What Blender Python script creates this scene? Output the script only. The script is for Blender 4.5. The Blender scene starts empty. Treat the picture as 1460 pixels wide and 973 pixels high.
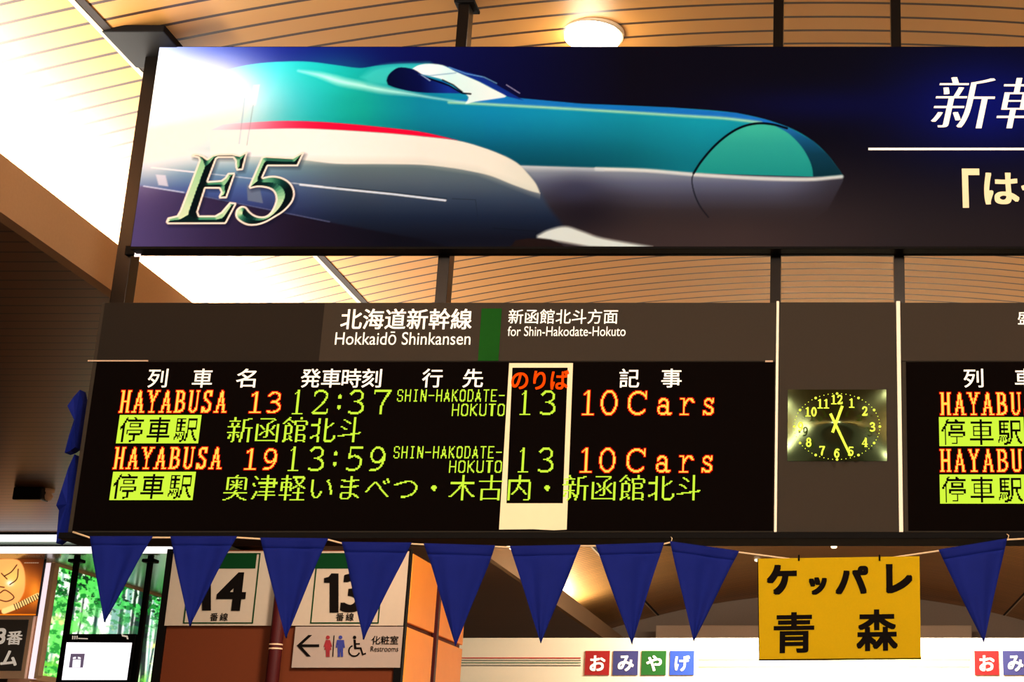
import bpy, bmesh, math, random
import numpy as np
from mathutils import Vector, Matrix, noise as mnoise

S = bpy.context.scene
COL = S.collection
R = math.radians
random.seed(5)

# ------------------------------------------------------------------ camera
IMG_W, IMG_H = 1460, 973
FPX, CX, CY = 2150.0, 1185.0, 486.5
PITCH = R(16.9)
EYE = Vector((0.0, 0.0, 1.6))
cd = bpy.data.cameras.new('camera')
cd.sensor_width = 36.0
cd.lens = FPX / IMG_W * 36.0
cd.shift_x = -(CX - IMG_W / 2) / IMG_W
cd.clip_end = 200
cam = bpy.data.objects.new('camera', cd)
COL.objects.link(cam)
cam.location = EYE
cam.rotation_euler = (math.pi / 2 + PITCH, 0, 0)
S.camera = cam

# ------------------------------------------------------------------ light
WORLD_STRENGTH = 0.55
FRONT_POWER = 340
REAR_POWER = 125
COVE_POWER = 1600
SHOP_POWER = 640
S.view_settings.view_transform = 'Standard'
S.view_settings.look = 'None'
S.view_settings.exposure = 0.0
S.view_settings.gamma = 1.0
S.view_settings.use_curve_mapping = False
S.cycles.use_denoising = True
S.cycles.max_bounces = 6
S.cycles.sample_clamp_indirect = 6
w = bpy.data.worlds.new('hall_ambient_fill')  # even warm ambient fill added from every side
S.world = w
w.use_nodes = True
bg = w.node_tree.nodes['Background']
bg.inputs[0].default_value = (1.0, 0.87, 0.68, 1)
bg.inputs[1].default_value = WORLD_STRENGTH


def area_light(name, loc, direction, sx, sy, power, color, spread=180):
    l = bpy.data.lights.new(name, 'AREA')
    l.shape = 'RECTANGLE'
    l.size, l.size_y = sx, sy
    l.energy = power
    l.color = color
    l.spread = R(spread)
    o = bpy.data.objects.new(name, l)
    COL.objects.link(o)
    o.location = loc
    d = Vector(direction).normalized()
    yv = (Vector((0, 1, 0)) - d * d.y)
    if yv.length < .2:
        yv = Vector((0, 0, 1)) - d * d.z
    yv.normalize()
    o.rotation_euler = Matrix((yv.cross(-d), yv, -d)).transposed().to_euler()
    return o


# unseen fill lights added behind the viewer to brighten the board fronts
for i_, x_ in enumerate((-3.2, 1.6)):
    area_light('added_fill_light', (x_, -1.2, 5.0), (-.6 - x_ * .6, 8.0, -1.2), 1.2, .5, FRONT_POWER, (1, .91, .77))
area_light('added_fill_light', (-1.4, 8.4, 5.2), (-3.4, 4.4, -3.6), 2.4, .4, REAR_POWER, (1, .9, .76), 90)  # fill added out of sight behind the banner to brighten the partition


# ------------------------------------------------------------------ projection helpers
SP, CP = math.sin(PITCH), math.cos(PITCH)


def ray(x, y):
    a = (x - CX) / FPX
    b = (CY - y) / FPX
    return Vector((a, CP - SP * b, SP + CP * b))


def P(x, y, Y):
    """point of the vertical plane at distance Y seen at photo pixel x, y"""
    r = ray(x, y)
    return EYE + r * (Y / r.y)


def PX(x, y, X):
    """point of the vertical plane at side distance X"""
    r = ray(x, y)
    return EYE + r * (X / r.x)


def to_px(X, Y, Z):
    Z = Z - EYE.z
    f = Y * CP + Z * SP
    u = -Y * SP + Z * CP
    return CX + FPX * X / f, CY - FPX * u / f


# ------------------------------------------------------------------ object helpers
def prop(o, label=None, cat=None, group=None, kind=None):
    if label: o['label'] = label
    if cat: o['category'] = cat
    if group: o['group'] = group
    if kind: o['kind'] = kind
    return o


def thing(name, loc, label, cat, group=None):
    o = bpy.data.objects.new(name, None)
    o.empty_display_size = 0.1
    COL.objects.link(o)
    o.location = loc
    return prop(o, label, cat, group)


def origin_of(o):
    v = Vector((0, 0, 0))
    while o is not None:
        v += o.location
        o = o.parent
    return v


class MB:
    """collects shapes in world coordinates; build() links them as one mesh object"""

    def __init__(self):
        self.v, self.f, self.m, self.s = [], [], [], []

    def add(self, verts, faces, mi=0, smooth=False):
        b = len(self.v)
        self.v += [tuple(p) for p in verts]
        for f in faces:
            self.f.append(tuple(b + i for i in f))
            self.m.append(mi)
            self.s.append(smooth)
        return self

    def box(self, x0, x1, y0, y1, z0, z1, mi=0, bev=0.0):
        if bev > 0:
            b = min(bev, (x1 - x0) / 2.2, (y1 - y0) / 2.2, (z1 - z0) / 2.2)
            bm = bmesh.new()
            bmesh.ops.create_cube(bm, size=1)
            bmesh.ops.scale(bm, vec=(x1 - x0, y1 - y0, z1 - z0), verts=bm.verts)
            bmesh.ops.translate(bm, vec=((x0 + x1) / 2, (y0 + y1) / 2, (z0 + z1) / 2), verts=bm.verts)
            bmesh.ops.bevel(bm, geom=bm.edges[:], offset=b, segments=2, affect='EDGES', profile=.6)
            bm.verts.index_update()
            self.add([v.co[:] for v in bm.verts], [[v.index for v in f.verts] for f in bm.faces], mi)
            bm.free()
            return self
        v = [(x, y, z) for x in (x0, x1) for y in (y0, y1) for z in (z0, z1)]
        self.add(v, [(0, 1, 3, 2), (4, 6, 7, 5), (0, 4, 5, 1), (2, 3, 7, 6), (0, 2, 6, 4), (1, 5, 7, 3)], mi)
        return self

    def prism(self, pts, d, mi=0):
        """front polygon (points of a plane facing the camera) pushed back along +Y by d"""
        n = len(pts)
        v = [Vector(p) for p in pts]
        a = sum((v[i].x * v[(i + 1) % n].z - v[(i + 1) % n].x * v[i].z) for i in range(n))
        if a < 0:
            v = v[::-1]
        w_ = v + [p + Vector((0, d, 0)) for p in v]
        self.add(w_, [tuple(range(n))] + [tuple(range(2 * n - 1, n - 1, -1))] +
                 [(i, i + n, (i + 1) % n + n, (i + 1) % n) for i in range(n)], mi)
        return self

    def tube(self, pts, r, n=10, mi=0):
        pts = [Vector(p) for p in pts]
        rings = []
        for i, p in enumerate(pts):
            t = (pts[min(i + 1, len(pts) - 1)] - pts[max(i - 1, 0)]).normalized()
            a = t.orthogonal().normalized() if i == 0 else (rings[-1][1] - t * rings[-1][1].dot(t)).normalized()
            rings.append((p, a, t.cross(a)))
        v = []
        for p, a, b in rings:
            v += [p + (a * math.cos(2 * math.pi * k / n) + b * math.sin(2 * math.pi * k / n)) * r for k in range(n)]
        f = [(i * n + k, i * n + (k + 1) % n, (i + 1) * n + (k + 1) % n, (i + 1) * n + k)
             for i in range(len(pts) - 1) for k in range(n)]
        f += [tuple(range(n))[::-1], tuple((len(pts) - 1) * n + k for k in range(n))]
        self.add(v, f, mi, True)
        return self

    def lathe(self, c, prof, n=28, mi=0, axis='Z'):
        c = Vector(c)
        v = []
        for r_, h in prof:
            for k in range(n):
                a = 2 * math.pi * k / n
                v.append(c + (Vector((r_ * math.cos(a), r_ * math.sin(a), h)) if axis == 'Z'
                              else Vector((r_ * math.cos(a), h, r_ * math.sin(a)))))
        f = [(i * n + k, i * n + (k + 1) % n, (i + 1) * n + (k + 1) % n, (i + 1) * n + k)
             for i in range(len(prof) - 1) for k in range(n)]
        f += [tuple(range(n))[::-1], tuple((len(prof) - 1) * n + k for k in range(n))]
        self.add(v, f, mi, True)
        return self

    def build(self, name, mats, parent=None, label=None):
        o0 = origin_of(parent)
        me = bpy.data.meshes.new(name)
        me.from_pydata([(x - o0.x, y - o0.y, z - o0.z) for x, y, z in self.v], [], self.f)
        for m_ in (mats if isinstance(mats, (list, tuple)) else [mats]):
            me.materials.append(m_)
        me.polygons.foreach_set('material_index', self.m)
        me.polygons.foreach_set('use_smooth', self.s)
        me.update()
        o = bpy.data.objects.new(name, me)
        COL.objects.link(o)
        if parent is not None:
            o.parent = parent
        if label:
            o['label'] = label
        return o


def recentre(o):
    """move a parentless mesh's origin to its centre"""
    n = len(o.data.vertices)
    co = np.empty(n * 3)
    o.data.vertices.foreach_get('co', co)
    co = co.reshape(-1, 3)
    c = (co.min(0) + co.max(0)) / 2
    o.data.vertices.foreach_set('co', (co - c).ravel())
    o.data.update()
    o.location = c
    return o


def struct(name, mb, m):
    o = mb.build(name, m)
    o['kind'] = 'structure'
    return o


# ------------------------------------------------------------------ materials
def lin(c):
    c = np.asarray(c, float) / 255.0
    return np.where(c <= .04045, c / 12.92, ((c + .055) / 1.055) ** 2.4)


def mat(name, rgb, rough=.5, metal=0.0, spec=.5, var=.06, scale=30, emis=None, strength=0.0, coat=0.0):
    m = bpy.data.materials.new(name)
    m.use_nodes = True
    nt = m.node_tree
    b = nt.nodes['Principled BSDF']
    c = list(lin(rgb)) + [1]
    if var > 0:
        tc = nt.nodes.new('ShaderNodeTexCoord')
        nz = nt.nodes.new('ShaderNodeTexNoise')
        nz.inputs['Scale'].default_value = scale
        nz.inputs['Detail'].default_value = 3
        mx = nt.nodes.new('ShaderNodeMix')
        mx.data_type = 'RGBA'
        mx.inputs['A'].default_value = [x * (1 - var) for x in c[:3]] + [1]
        mx.inputs['B'].default_value = [min(1, x * (1 + var)) for x in c[:3]] + [1]
        nt.links.new(tc.outputs['Object'], nz.inputs['Vector'])
        nt.links.new(nz.outputs[0], mx.inputs['Factor'])
        nt.links.new(mx.outputs['Result'], b.inputs['Base Color'])
    else:
        b.inputs['Base Color'].default_value = c
    b.inputs['Roughness'].default_value = rough
    b.inputs['Metallic'].default_value = metal
    b.inputs['Specular IOR Level'].default_value = spec
    b.inputs['Coat Weight'].default_value = coat
    if emis is not None:
        b.inputs['Emission Color'].default_value = list(lin(emis)) + [1]
        b.inputs['Emission Strength'].default_value = strength
    return m


def vcol_mat(name, rough=.4, emit=0.0, spec=.3):
    """printed sheet: ink colours come from the mesh's colour attribute"""
    m = bpy.data.materials.new(name)
    m.use_nodes = True
    nt = m.node_tree
    b = nt.nodes['Principled BSDF']
    a = nt.nodes.new('ShaderNodeVertexColor')
    a.layer_name = 'ink'
    nt.links.new(a.outputs['Color'], b.inputs['Base Color'])
    b.inputs['Roughness'].default_value = rough
    b.inputs['Specular IOR Level'].default_value = spec
    if emit > 0:
        nt.links.new(a.outputs['Color'], b.inputs['Emission Color'])
        b.inputs['Emission Strength'].default_value = emit
    return m


def plank_mat(name, rgb, gap_rgb, pitch, phase, gap, rough, metal=0.0, spec=.5):
    """narrow metal planks laid across the hall, one seam every pitch metres along Y"""
    m = bpy.data.materials.new(name)
    m.use_nodes = True
    nt = m.node_tree
    N, L = nt.nodes.new, nt.links.new
    b = nt.nodes['Principled BSDF']
    tc = N('ShaderNodeTexCoord')
    sep = N('ShaderNodeSeparateXYZ')
    L(tc.outputs['Object'], sep.inputs[0])

    def mth(op, a, v=None, v2=None):
        n = N('ShaderNodeMath')
        n.operation = op
        for i, q in enumerate((a, v, v2)):
            if q is None: continue
            if isinstance(q, (int, float)):
                n.inputs[i].default_value = q
            else:
                L(q, n.inputs[i])
        return n.outputs[0]
    t = mth('DIVIDE', mth('SUBTRACT', sep.outputs['Y'], phase), pitch)
    fr = mth('FRACT', t)
    d = mth('ABSOLUTE', mth('SUBTRACT', fr, .5))           # .5 at the seam
    seam = mth('GREATER_THAN', d, .5 - gap / pitch / 2)
    idx = N('ShaderNodeTexWhiteNoise')
    idx.noise_dimensions = '1D'
    L(mth('FLOOR', t), idx.inputs['W'])
    c = list(lin(rgb))
    mx = N('ShaderNodeMix'); mx.data_type = 'RGBA'
    mx.inputs['A'].default_value = [x * .93 for x in c] + [1]
    mx.inputs['B'].default_value = [min(1, x * 1.05) for x in c] + [1]
    L(idx.outputs['Value'], mx.inputs['Factor'])
    m2 = N('ShaderNodeMix'); m2.data_type = 'RGBA'
    L(seam, m2.inputs['Factor'])
    L(mx.outputs['Result'], m2.inputs['A'])
    m2.inputs['B'].default_value = list(lin(gap_rgb)) + [1]
    L(m2.outputs['Result'], b.inputs['Base Color'])
    b.inputs['Roughness'].default_value = rough
    b.inputs['Metallic'].default_value = metal
    b.inputs['Specular IOR Level'].default_value = spec
    return m


M = {}
M['vault'] = plank_mat('tan_ceiling_planks', (208, 147, 76), (60, 32, 14), .148, 7.203, .022, .45)
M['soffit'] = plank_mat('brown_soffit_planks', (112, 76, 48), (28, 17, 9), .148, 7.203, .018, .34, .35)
M['lip'] = mat('cove_plaster', (160, 128, 96), .8, var=.08, scale=60)
M['groove'] = mat('ceiling_groove', (40, 24, 14), .8, var=0)
M['groove_edge'] = mat('ceiling_edge_strip', (235, 215, 180), .5, var=0)
M['frame'] = mat('frame_black_metal', (30, 24, 20), .3, .85, var=.05)
M['housing'] = mat('board_housing_grey', (52, 45, 38), .8, spec=.08, var=.06, scale=90)
M['header_dark'] = mat('header_panel_dark', (34, 29, 25), .8, spec=.06, var=.06, scale=90)
M['header_light'] = mat('header_film_grey', (55, 48, 41), .8, spec=.06, var=.05, scale=90)
M['led_black'] = mat('led_screen_black', (11, 7, 6), .9, spec=.0, var=0)
M['led_matrix'] = mat('led_matrix_black', (20, 10, 8), .5, spec=.1, var=.05)
M['black'] = mat('black_plastic', (12, 9, 8), .6, spec=.05, var=0)
M['green_block'] = mat('line_colour_green', (24, 76, 24), .85, spec=.03)
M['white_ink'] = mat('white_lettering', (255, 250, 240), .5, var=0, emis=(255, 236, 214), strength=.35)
M['black_ink'] = mat('black_lettering', (16, 11, 9), .8, spec=.03, var=0)
M['orange_ink'] = mat('orange_lettering', (230, 64, 4), .8, spec=0, var=0, emis=(255, 70, 0), strength=.3)
M['cream_paper'] = mat('cream_paper', (252, 232, 190), .8, var=.02)
M['strip'] = mat('cream_edge_strip', (255, 240, 215), .5, var=0)
M['led_green'] = mat('led_yellow_green', (0, 0, 0), .9, spec=0, var=0, emis=(214, 250, 62), strength=1.0)
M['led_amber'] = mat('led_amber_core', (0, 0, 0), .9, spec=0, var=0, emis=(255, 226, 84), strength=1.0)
M['led_red'] = mat('led_red_halo', (0, 0, 0), .9, spec=0, var=0, emis=(255, 26, 2), strength=1.0)
M['flag'] = mat('blue_flag_cloth', (18, 30, 112), .8, spec=.08, var=.14, scale=9)
M['flag_hem'] = mat('blue_flag_hem', (16, 27, 105), .8, spec=.08, var=.1, scale=9)
M['string'] = mat('cream_string', (225, 195, 155), .8, var=.1, scale=80)
M['yellow'] = mat('yellow_board', (188, 152, 12), .85, spec=.05, var=.06, scale=120)
M['brown'] = mat('brown_wall_board', (102, 44, 17), .7, spec=.15, var=.05)
M['orange_wood'] = mat('orange_laminate', (255, 150, 50), .5, spec=.12, var=.07, scale=5)
M['sign_white'] = mat('sign_offwhite', (186, 164, 142), .6, spec=.2, var=.03)
M['sign_grey'] = mat('restroom_panel_grey', (164, 142, 128), .6, spec=.2, var=.03)
M['sign_green'] = mat('sign_dark_green', (8, 52, 22), .85, spec=.05)
M['dark_red'] = mat('dark_red_enamel', (66, 8, 8), .6, spec=.2)
M['crimson'] = mat('crimson_pictogram', (140, 14, 24), .5, var=0)
M['navy'] = mat('navy_pictogram', (34, 40, 120), .5, var=0)
M['fascia'] = mat('shop_sign_white', (240, 226, 200), .6, var=.02)
M['end_wall'] = mat('end_wall_grey', (150, 126, 108), .8)
M['bulkhead'] = mat('bulkhead_beige', (196, 164, 138), .7)
M['floor'] = mat('floor_stone', (120, 104, 88), .3, var=.15, scale=4)
M['lamp'] = mat('lamp_white', (255, 255, 255), .5, var=0, emis=(255, 246, 226), strength=14)
M['tube'] = mat('light_tube_white', (255, 255, 255), .5, var=0, emis=(255, 248, 250), strength=1.15)
M['small_lamp'] = mat('small_lamp_warm', (255, 255, 255), .5, var=0, emis=(255, 226, 180), strength=2.2)
M['ring'] = mat('lamp_trim_ring', (225, 200, 165), .4)
M['alcove'] = mat('alcove_metal_ceiling', (150, 165, 150), .22, .6, var=.05)
M['peach'] = mat('peach_frame', (236, 190, 150), .5)
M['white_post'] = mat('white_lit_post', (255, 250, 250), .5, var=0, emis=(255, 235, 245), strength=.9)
M['grey_sign'] = mat('dark_grey_sign', (74, 68, 62), .5)
M['screen'] = mat('white_screen', (255, 255, 255), .4, var=0, emis=(250, 248, 255), strength=1.3)
M['mauve'] = mat('mauve_icon', (120, 105, 135), .5, var=0, emis=(150, 130, 165), strength=.3)
M['clock_glass'] = mat('olive_mirror_dial', (66, 74, 48), .2, .95, var=0)
M['clock_ink'] = mat('luminous_green', (190, 215, 30), .5, var=0, emis=(200, 228, 24), strength=.7)
M['print'] = vcol_mat('printed_banner', .7, 0.0, .0)
M['lightbox'] = vcol_mat('backlit_forest_film', .3, 1.35)
M['poster'] = vcol_mat('glowing_poster_print', .3, 1.3)  # emission added so the print throws an orange reflection on the soffit
M['tile_red'] = mat('tile_red', (150, 2, 6), .5, var=.03)
M['tile_purple'] = mat('tile_purple_blue', (50, 50, 108), .5, var=.03)
M['tile_green'] = mat('tile_green', (8, 88, 16), .5, var=.03)
M['tile_blue'] = mat('tile_blue', (38, 72, 168), .5, var=.03)
M['line_red'] = mat('stripe_red', (190, 50, 40), .6, var=0)
M['line_grey'] = mat('stripe_grey', (120, 112, 100), .6, var=0)
M['line_green'] = mat('stripe_green', (70, 110, 80), .6, var=0)
M['line_cream'] = mat('stripe_cream', (226, 216, 130), .6, var=0)

# ------------------------------------------------------------------ lettering
_glyph = {}


def glyphs(s, bold=0.0, shear=0.0):
    """outline of a text set in the built-in typeface: 2-D points and faces"""
    k = (s, bold, shear)
    if k not in _glyph:
        c = bpy.data.curves.new('lettering', 'FONT')
        c.body = s
        c.size = 1
        c.offset = bold
        c.shear = shear
        c.resolution_u = 6
        o = bpy.data.objects.new('lettering', c)
        COL.objects.link(o)
        dg = bpy.context.evaluated_depsgraph_get()
        me = bpy.data.meshes.new_from_object(o.evaluated_get(dg))
        v = np.array([x.co[:2] for x in me.vertices])
        f = [tuple(p.vertices) for p in me.polygons]
        bpy.data.objects.remove(o)
        bpy.data.curves.remove(c)
        bpy.data.meshes.remove(me)
        _glyph[k] = (v, f)
    return _glyph[k]


def rect_on(box, Y):
    x0, y0, x1, y1 = box
    ym, xm = (y0 + y1) / 2, (x0 + x1) / 2
    return P(x0, ym, Y).x, P(x1, ym, Y).x, P(xm, y1, Y).z, P(xm, y0, Y).z


def put_text(mb, s, box, Y, bold=0.0, shear=0.0, mi=0, tilt=0.0, thin=0.0):
    v, f = glyphs(s, thin, shear)
    X0, X1, Z0, Z1 = rect_on(box, Y)
    bx_, by_ = bold if isinstance(bold, tuple) else (bold, bold * .8)
    lo, hi = v.min(0) - bx_, v.max(0) + bx_
    cx = (X0 + X1) / 2
    # a heavier weight is the same outline laid down again a hair to each side
    ring = [(0, 0)] if bx_ <= 0 else [(bx_ * i, by_ * j) for i in (-1, -.34, .34, 1) for j in ((-1, 0, 1) if by_ > 0 else (0,))]
    for k, d in enumerate(ring):
        n = (v + np.array(d) - lo) / (hi - lo)
        pts = []
        for a, b in n:
            x = X0 + a * (X1 - X0)
            pts.append((x, Y - k * 1e-5, Z0 + b * (Z1 - Z0) + (x - cx) * tilt))
        mb.add(pts, f, mi)


# dot-matrix characters -------------------------------------------------
def catmull(pts, n=8):
    pts = [np.array(p, float) for p in pts]
    q = [2 * pts[0] - pts[1]] + pts + [2 * pts[-1] - pts[-2]]
    out = []
    for i in range(1, len(q) - 2):
        for k in range(n):
            t = k / n
            out.append(.5 * (2 * q[i] + (q[i + 1] - q[i - 1]) * t + (2 * q[i - 1] - 5 * q[i] + 4 * q[i + 1] - q[i + 2]) * t * t
                             + (3 * q[i] - q[i - 1] - 3 * q[i + 1] + q[i + 2]) * t ** 3))
    out.append(q[-2])
    return out


def ell(cx, cy, rx, ry, a0=0, a1=360, n=28):
    return [(cx + rx * math.cos(R(a0 + (a1 - a0) * i / n)), cy + ry * math.sin(R(a0 + (a1 - a0) * i / n))) for i in range(n + 1)]


def sf(x, y, h=.11):
    return [(x - h, y), (x + h, y)]


C_ = catmull
ST = {   # strokes in a unit box: (points, heavy?)
    'H': [([(.22, 0), (.22, 1)], 1), ([(.78, 0), (.78, 1)], 1), ([(.22, .5), (.78, .5)], 0)] + [(sf(x, y), 0) for x in (.22, .78) for y in (0, 1)],
    'A': [([(.5, 1), (.16, 0)], .6), ([(.5, 1), (.84, 0)], 1), ([(.28, .33), (.72, .33)], 0), (sf(.16, 0), 0), (sf(.84, 0), 0)],
    'Y': [([(.16, 1), (.5, .48)], 1), ([(.84, 1), (.5, .48)], .6), ([(.5, .5), (.5, 0)], 1), (sf(.16, 1), 0), (sf(.84, 1), 0), (sf(.5, 0, .2), 0)],
    'B': [([(.22, 0), (.22, 1)], 1), ([(.06, 1), (.5, 1)], 0), ([(.06, 0), (.5, 0)], 0), (ell(.5, .76, .3, .24, 90, -90), 1), ([(.22, .52), (.5, .52)], 0), (ell(.5, .26, .38, .26, 90, -90), 1)],
    'U': [([(.2, 1), (.2, .25)], 1), (ell(.5, .27, .3, .27, 180, 360), .6), ([(.8, .25), (.8, 1)], .6), (sf(.2, 1), 0), (sf(.8, 1), 0)],
    'S': [(C_([(.8, .8), (.68, .97), (.45, 1), (.22, .86), (.25, .66), (.5, .52), (.76, .38), (.8, .18), (.6, .02), (.35, .02), (.17, .2)]), 1), ([(.82, .78), (.82, 1)], 0), ([(.15, .22), (.15, 0)], 0)],
    '1': [([(.55, 0), (.55, 1)], 1), ([(.55, 1), (.2, .86)], 0), ([(.1, 0), (1, 0)], 0)],
    '2': [(C_([(.1, .8), (.22, .95), (.5, 1), (.82, .9), (.86, .7), (.6, .4), (.1, .04)]), .6), ([(.08, .02), (.92, .02)], .8), ([(.92, .03), (.96, .2)], 0)],
    '3': [(C_([(.1, .86), (.3, .98), (.55, 1), (.82, .88), (.82, .68), (.58, .54), (.35, .52)]), .6), (C_([(.5, .53), (.8, .43), (.93, .25), (.82, .08), (.5, 0), (.25, 0), (.04, .06)]), .6)],
    '5': [([(.22, 1), (.92, 1)], .6), ([(.22, 1), (.16, .55)], 0), (C_([(.16, .55), (.5, .63), (.86, .5), (.92, .27), (.72, .06), (.4, 0), (.06, .05)]), .6)],
    '7': [([(.06, 1), (1, 1)], .5), ([(.06, 1), (.06, .88)], 0), (C_([(1, 1), (.7, .62), (.52, .32), (.48, 0)]), .8)],
    '9': [(ell(.48, .67, .4, .33), .6), (C_([(.9, .7), (.88, .4), (.66, .1), (.4, .02), (.1, .0)]), .6)],
    '4': [([(.72, 0), (.72, 1)], 1), ([(.72, 1), (.02, .3)], 0), ([(.02, .28), (1, .28)], 0), ([(.5, 0), (.95, 0)], 0)],
    '6': [(ell(.52, .33, .4, .33), .7), (C_([(.1, .3), (.12, .6), (.34, .9), (.6, .98), (.9, .95)]), .7)],
    '8': [(ell(.5, .75, .33, .25), .6), (ell(.5, .27, .42, .27), .7)],
    '0': [(ell(.5, .5, .42, .5), .8)],
    ':': [([(.5, .76), (.5, .77)], 2.4), ([(.5, .23), (.5, .24)], 2.4)],
    'C': [(ell(.5, .5, .46, .5, 42, 318), 1), ([(.88, .72), (.9, 1)], 0)],
    'a': [(C_([(.12, .78), (.38, 1), (.7, .85), (.72, .2), (.82, .02), (1, .04)]), 1), (ell(.4, .28, .32, .27), .6)],
    'r': [([(.3, 0), (.3, 1)], 1), ([(.05, 0), (.6, 0)], 0), ([(.05, .98), (.3, .98)], 0), (C_([(.3, .55), (.55, .95), (.8, 1), (.98, .82)]), .8)],
    's': [(C_([(.85, .78), (.6, 1), (.25, .9), (.2, .68), (.5, .52), (.85, .36), (.82, .1), (.5, 0), (.12, .2)]), .8), ([(.88, .76), (.88, 1)], 0), ([(.1, .22), (.1, 0)], 0)],
}
TH = {   # thin block capitals
    'S': [[(1, .85), (.85, 1), (.15, 1), (0, .85), (0, .65), (.15, .52), (.85, .48), (1, .35), (1, .15), (.85, 0), (.15, 0), (0, .15)]],
    'H': [[(0, 0), (0, 1)], [(1, 0), (1, 1)], [(0, .5), (1, .5)]],
    'I': [[(.5, 0), (.5, 1)], [(.2, 0), (.8, 0)], [(.2, 1), (.8, 1)]],
    'N': [[(0, 0), (0, 1), (1, 0), (1, 1)]],
    '-': [[(.05, .5), (.95, .5)]],
    'A': [[(0, 0), (.5, 1), (1, 0)], [(.2, .35), (.8, .35)]],
    'K': [[(0, 0), (0, 1)], [(1, 1), (0, .45)], [(.25, .55), (1, 0)]],
    'O': [[(.2, 0), (0, .15), (0, .85), (.2, 1), (.8, 1), (1, .85), (1, .15), (.8, 0), (.2, 0)]],
    'D': [[(0, 0), (0, 1), (.7, 1), (1, .8), (1, .2), (.7, 0), (0, 0)]],
    'T': [[(.5, 0), (.5, 1)], [(-.1, 1), (1.1, 1)]],
    'E': [[(1, 1), (0, 1), (0, 0), (1, 0)], [(0, .5), (.85, .5)]],
    'U': [[(0, 1), (0, .15), (.2, 0), (.8, 0), (1, .15), (1, 1)]],
}


def ras_strokes(strokes, nx, ny, wid):
    """strokes: list of (points, width in dots)"""
    gx, gy = np.meshgrid(np.arange(nx) + .5, np.arange(ny) + .5)
    m = np.zeros((ny, nx), bool)
    for pts, wd in strokes:
        h = wd / 2
        q = [(h + p[0] * (nx - 2 * h), h + p[1] * (ny - 2 * h)) for p in pts] if wid else pts
        for (ax, ay), (bx, by) in zip(q[:-1], q[1:]):
            dx, dy = bx - ax, by - ay
            L2 = dx * dx + dy * dy + 1e-9
            t = np.clip(((gx - ax) * dx + (gy - ay) * dy) / L2, 0, 1)
            m |= np.hypot(gx - ax - t * dx, gy - ay - t * dy) <= h * 1.02
    return m


def ras_serif(ch, nx, ny, thin, heavy):
    return ras_strokes([(p, thin + (heavy - thin) * k) for p, k in ST[ch]], nx, ny, True)


def ras_glyph(s, nx, ny, bold=0.0, pad=0):
    """dots lit by a character of the built-in typeface; the character's own box fills the grid"""
    v, f = glyphs(s, bold)
    lo = np.array([0.0, -.1]); hi = np.array([1.0, .88])
    p = (v - lo) / (hi - lo) * np.array([nx - 2 * pad, ny - 2 * pad]) + pad
    m = np.zeros((ny, nx), bool)
    for fc in f:
        for k in range(1, len(fc) - 1):
            a, b, c = p[fc[0]], p[fc[k]], p[fc[k + 1]]
            x0, x1 = int(max(0, min(a[0], b[0], c[0]) - 1)), int(min(nx, max(a[0], b[0], c[0]) + 2))
            y0, y1 = int(max(0, min(a[1], b[1], c[1]) - 1)), int(min(ny, max(a[1], b[1], c[1]) + 2))
            if x1 <= x0 or y1 <= y0: continue
            gx, gy = np.meshgrid(np.arange(x0, x1) + .5, np.arange(y0, y1) + .5)
            def s_(u, w_): return (w_[0] - u[0]) * (gy - u[1]) - (w_[1] - u[1]) * (gx - u[0])
            d1, d2, d3 = s_(a, b), s_(b, c), s_(c, a)
            m[y0:y1, x0:x1] |= ((d1 >= 0) & (d2 >= 0) & (d3 >= 0)) | ((d1 <= 0) & (d2 <= 0) & (d3 <= 0))
    return m


def put_dots(mb, m, box, Y, mi=0, grow=0.0):
    X0, X1, Z0, Z1 = rect_on(box, Y)
    ny, nx = m.shape
    dx, dz = (X1 - X0) / nx, (Z1 - Z0) / ny
    for r_ in range(ny):
        c = 0
        while c < nx:
            if m[r_, c]:
                e = c
                while e < nx and m[r_, e]: e += 1
                a, b = X0 + (c - grow) * dx, X0 + (e + grow) * dx
                z0, z1 = Z0 + (r_ - grow) * dz, Z0 + (r_ + 1 + grow) * dz
                mb.add([(a, Y, z0), (b, Y, z0), (b, Y, z1), (a, Y, z1)], [(0, 1, 2, 3)], mi)
                c = e
            else:
                c += 1


DOT = 1.62


def led_chars(mb, items, Y, kind):
    """items: (char, x0, x1, y0, y1) in photo pixels on the screen plane"""
    for ch, x0, x1, y0, y1 in items:
        nx, ny = max(3, round((x1 - x0) / DOT)), max(3, round((y1 - y0) / DOT))
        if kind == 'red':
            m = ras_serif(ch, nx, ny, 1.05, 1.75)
            put_dots(mb, m, (x0, y0, x1, y1), Y + .001, 1, .68)  # red bloom drawn as a wider glowing layer behind the letters
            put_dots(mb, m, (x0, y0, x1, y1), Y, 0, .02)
        elif kind == 'serif':
            put_dots(mb, ras_serif(ch, nx, ny, 1.2, 2.1), (x0, y0, x1, y1), Y)
        elif kind == 'thin':
            m = ras_strokes([(p, 1.15) for p in TH[ch]], nx, ny, True)
            put_dots(mb, m, (x0, y0, x1, y1), Y)
        else:
            m = ras_glyph(ch, nx, ny, -.011)
            m[:, 1:] |= m[:, :-1].copy() & ~np.roll(m, -1, 1)[:, :-1] & ~np.roll(m, 1, 1)[:, :-1]
            put_dots(mb, m, (x0, y0, x1, y1), Y)


def spread(s, x0, x1, y0, y1, fill=1.0):
    p = (x1 - x0) / len(s)
    return [(c, x0 + i * p + p * (1 - fill) / 2, x0 + (i + 1) * p - p * (1 - fill) / 2, y0, y1) for i, c in enumerate(s)]


# ================================================================== SETTING
VZ = 5.6


def vault_z(x):
    return VZ - x * x / 28.3


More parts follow.
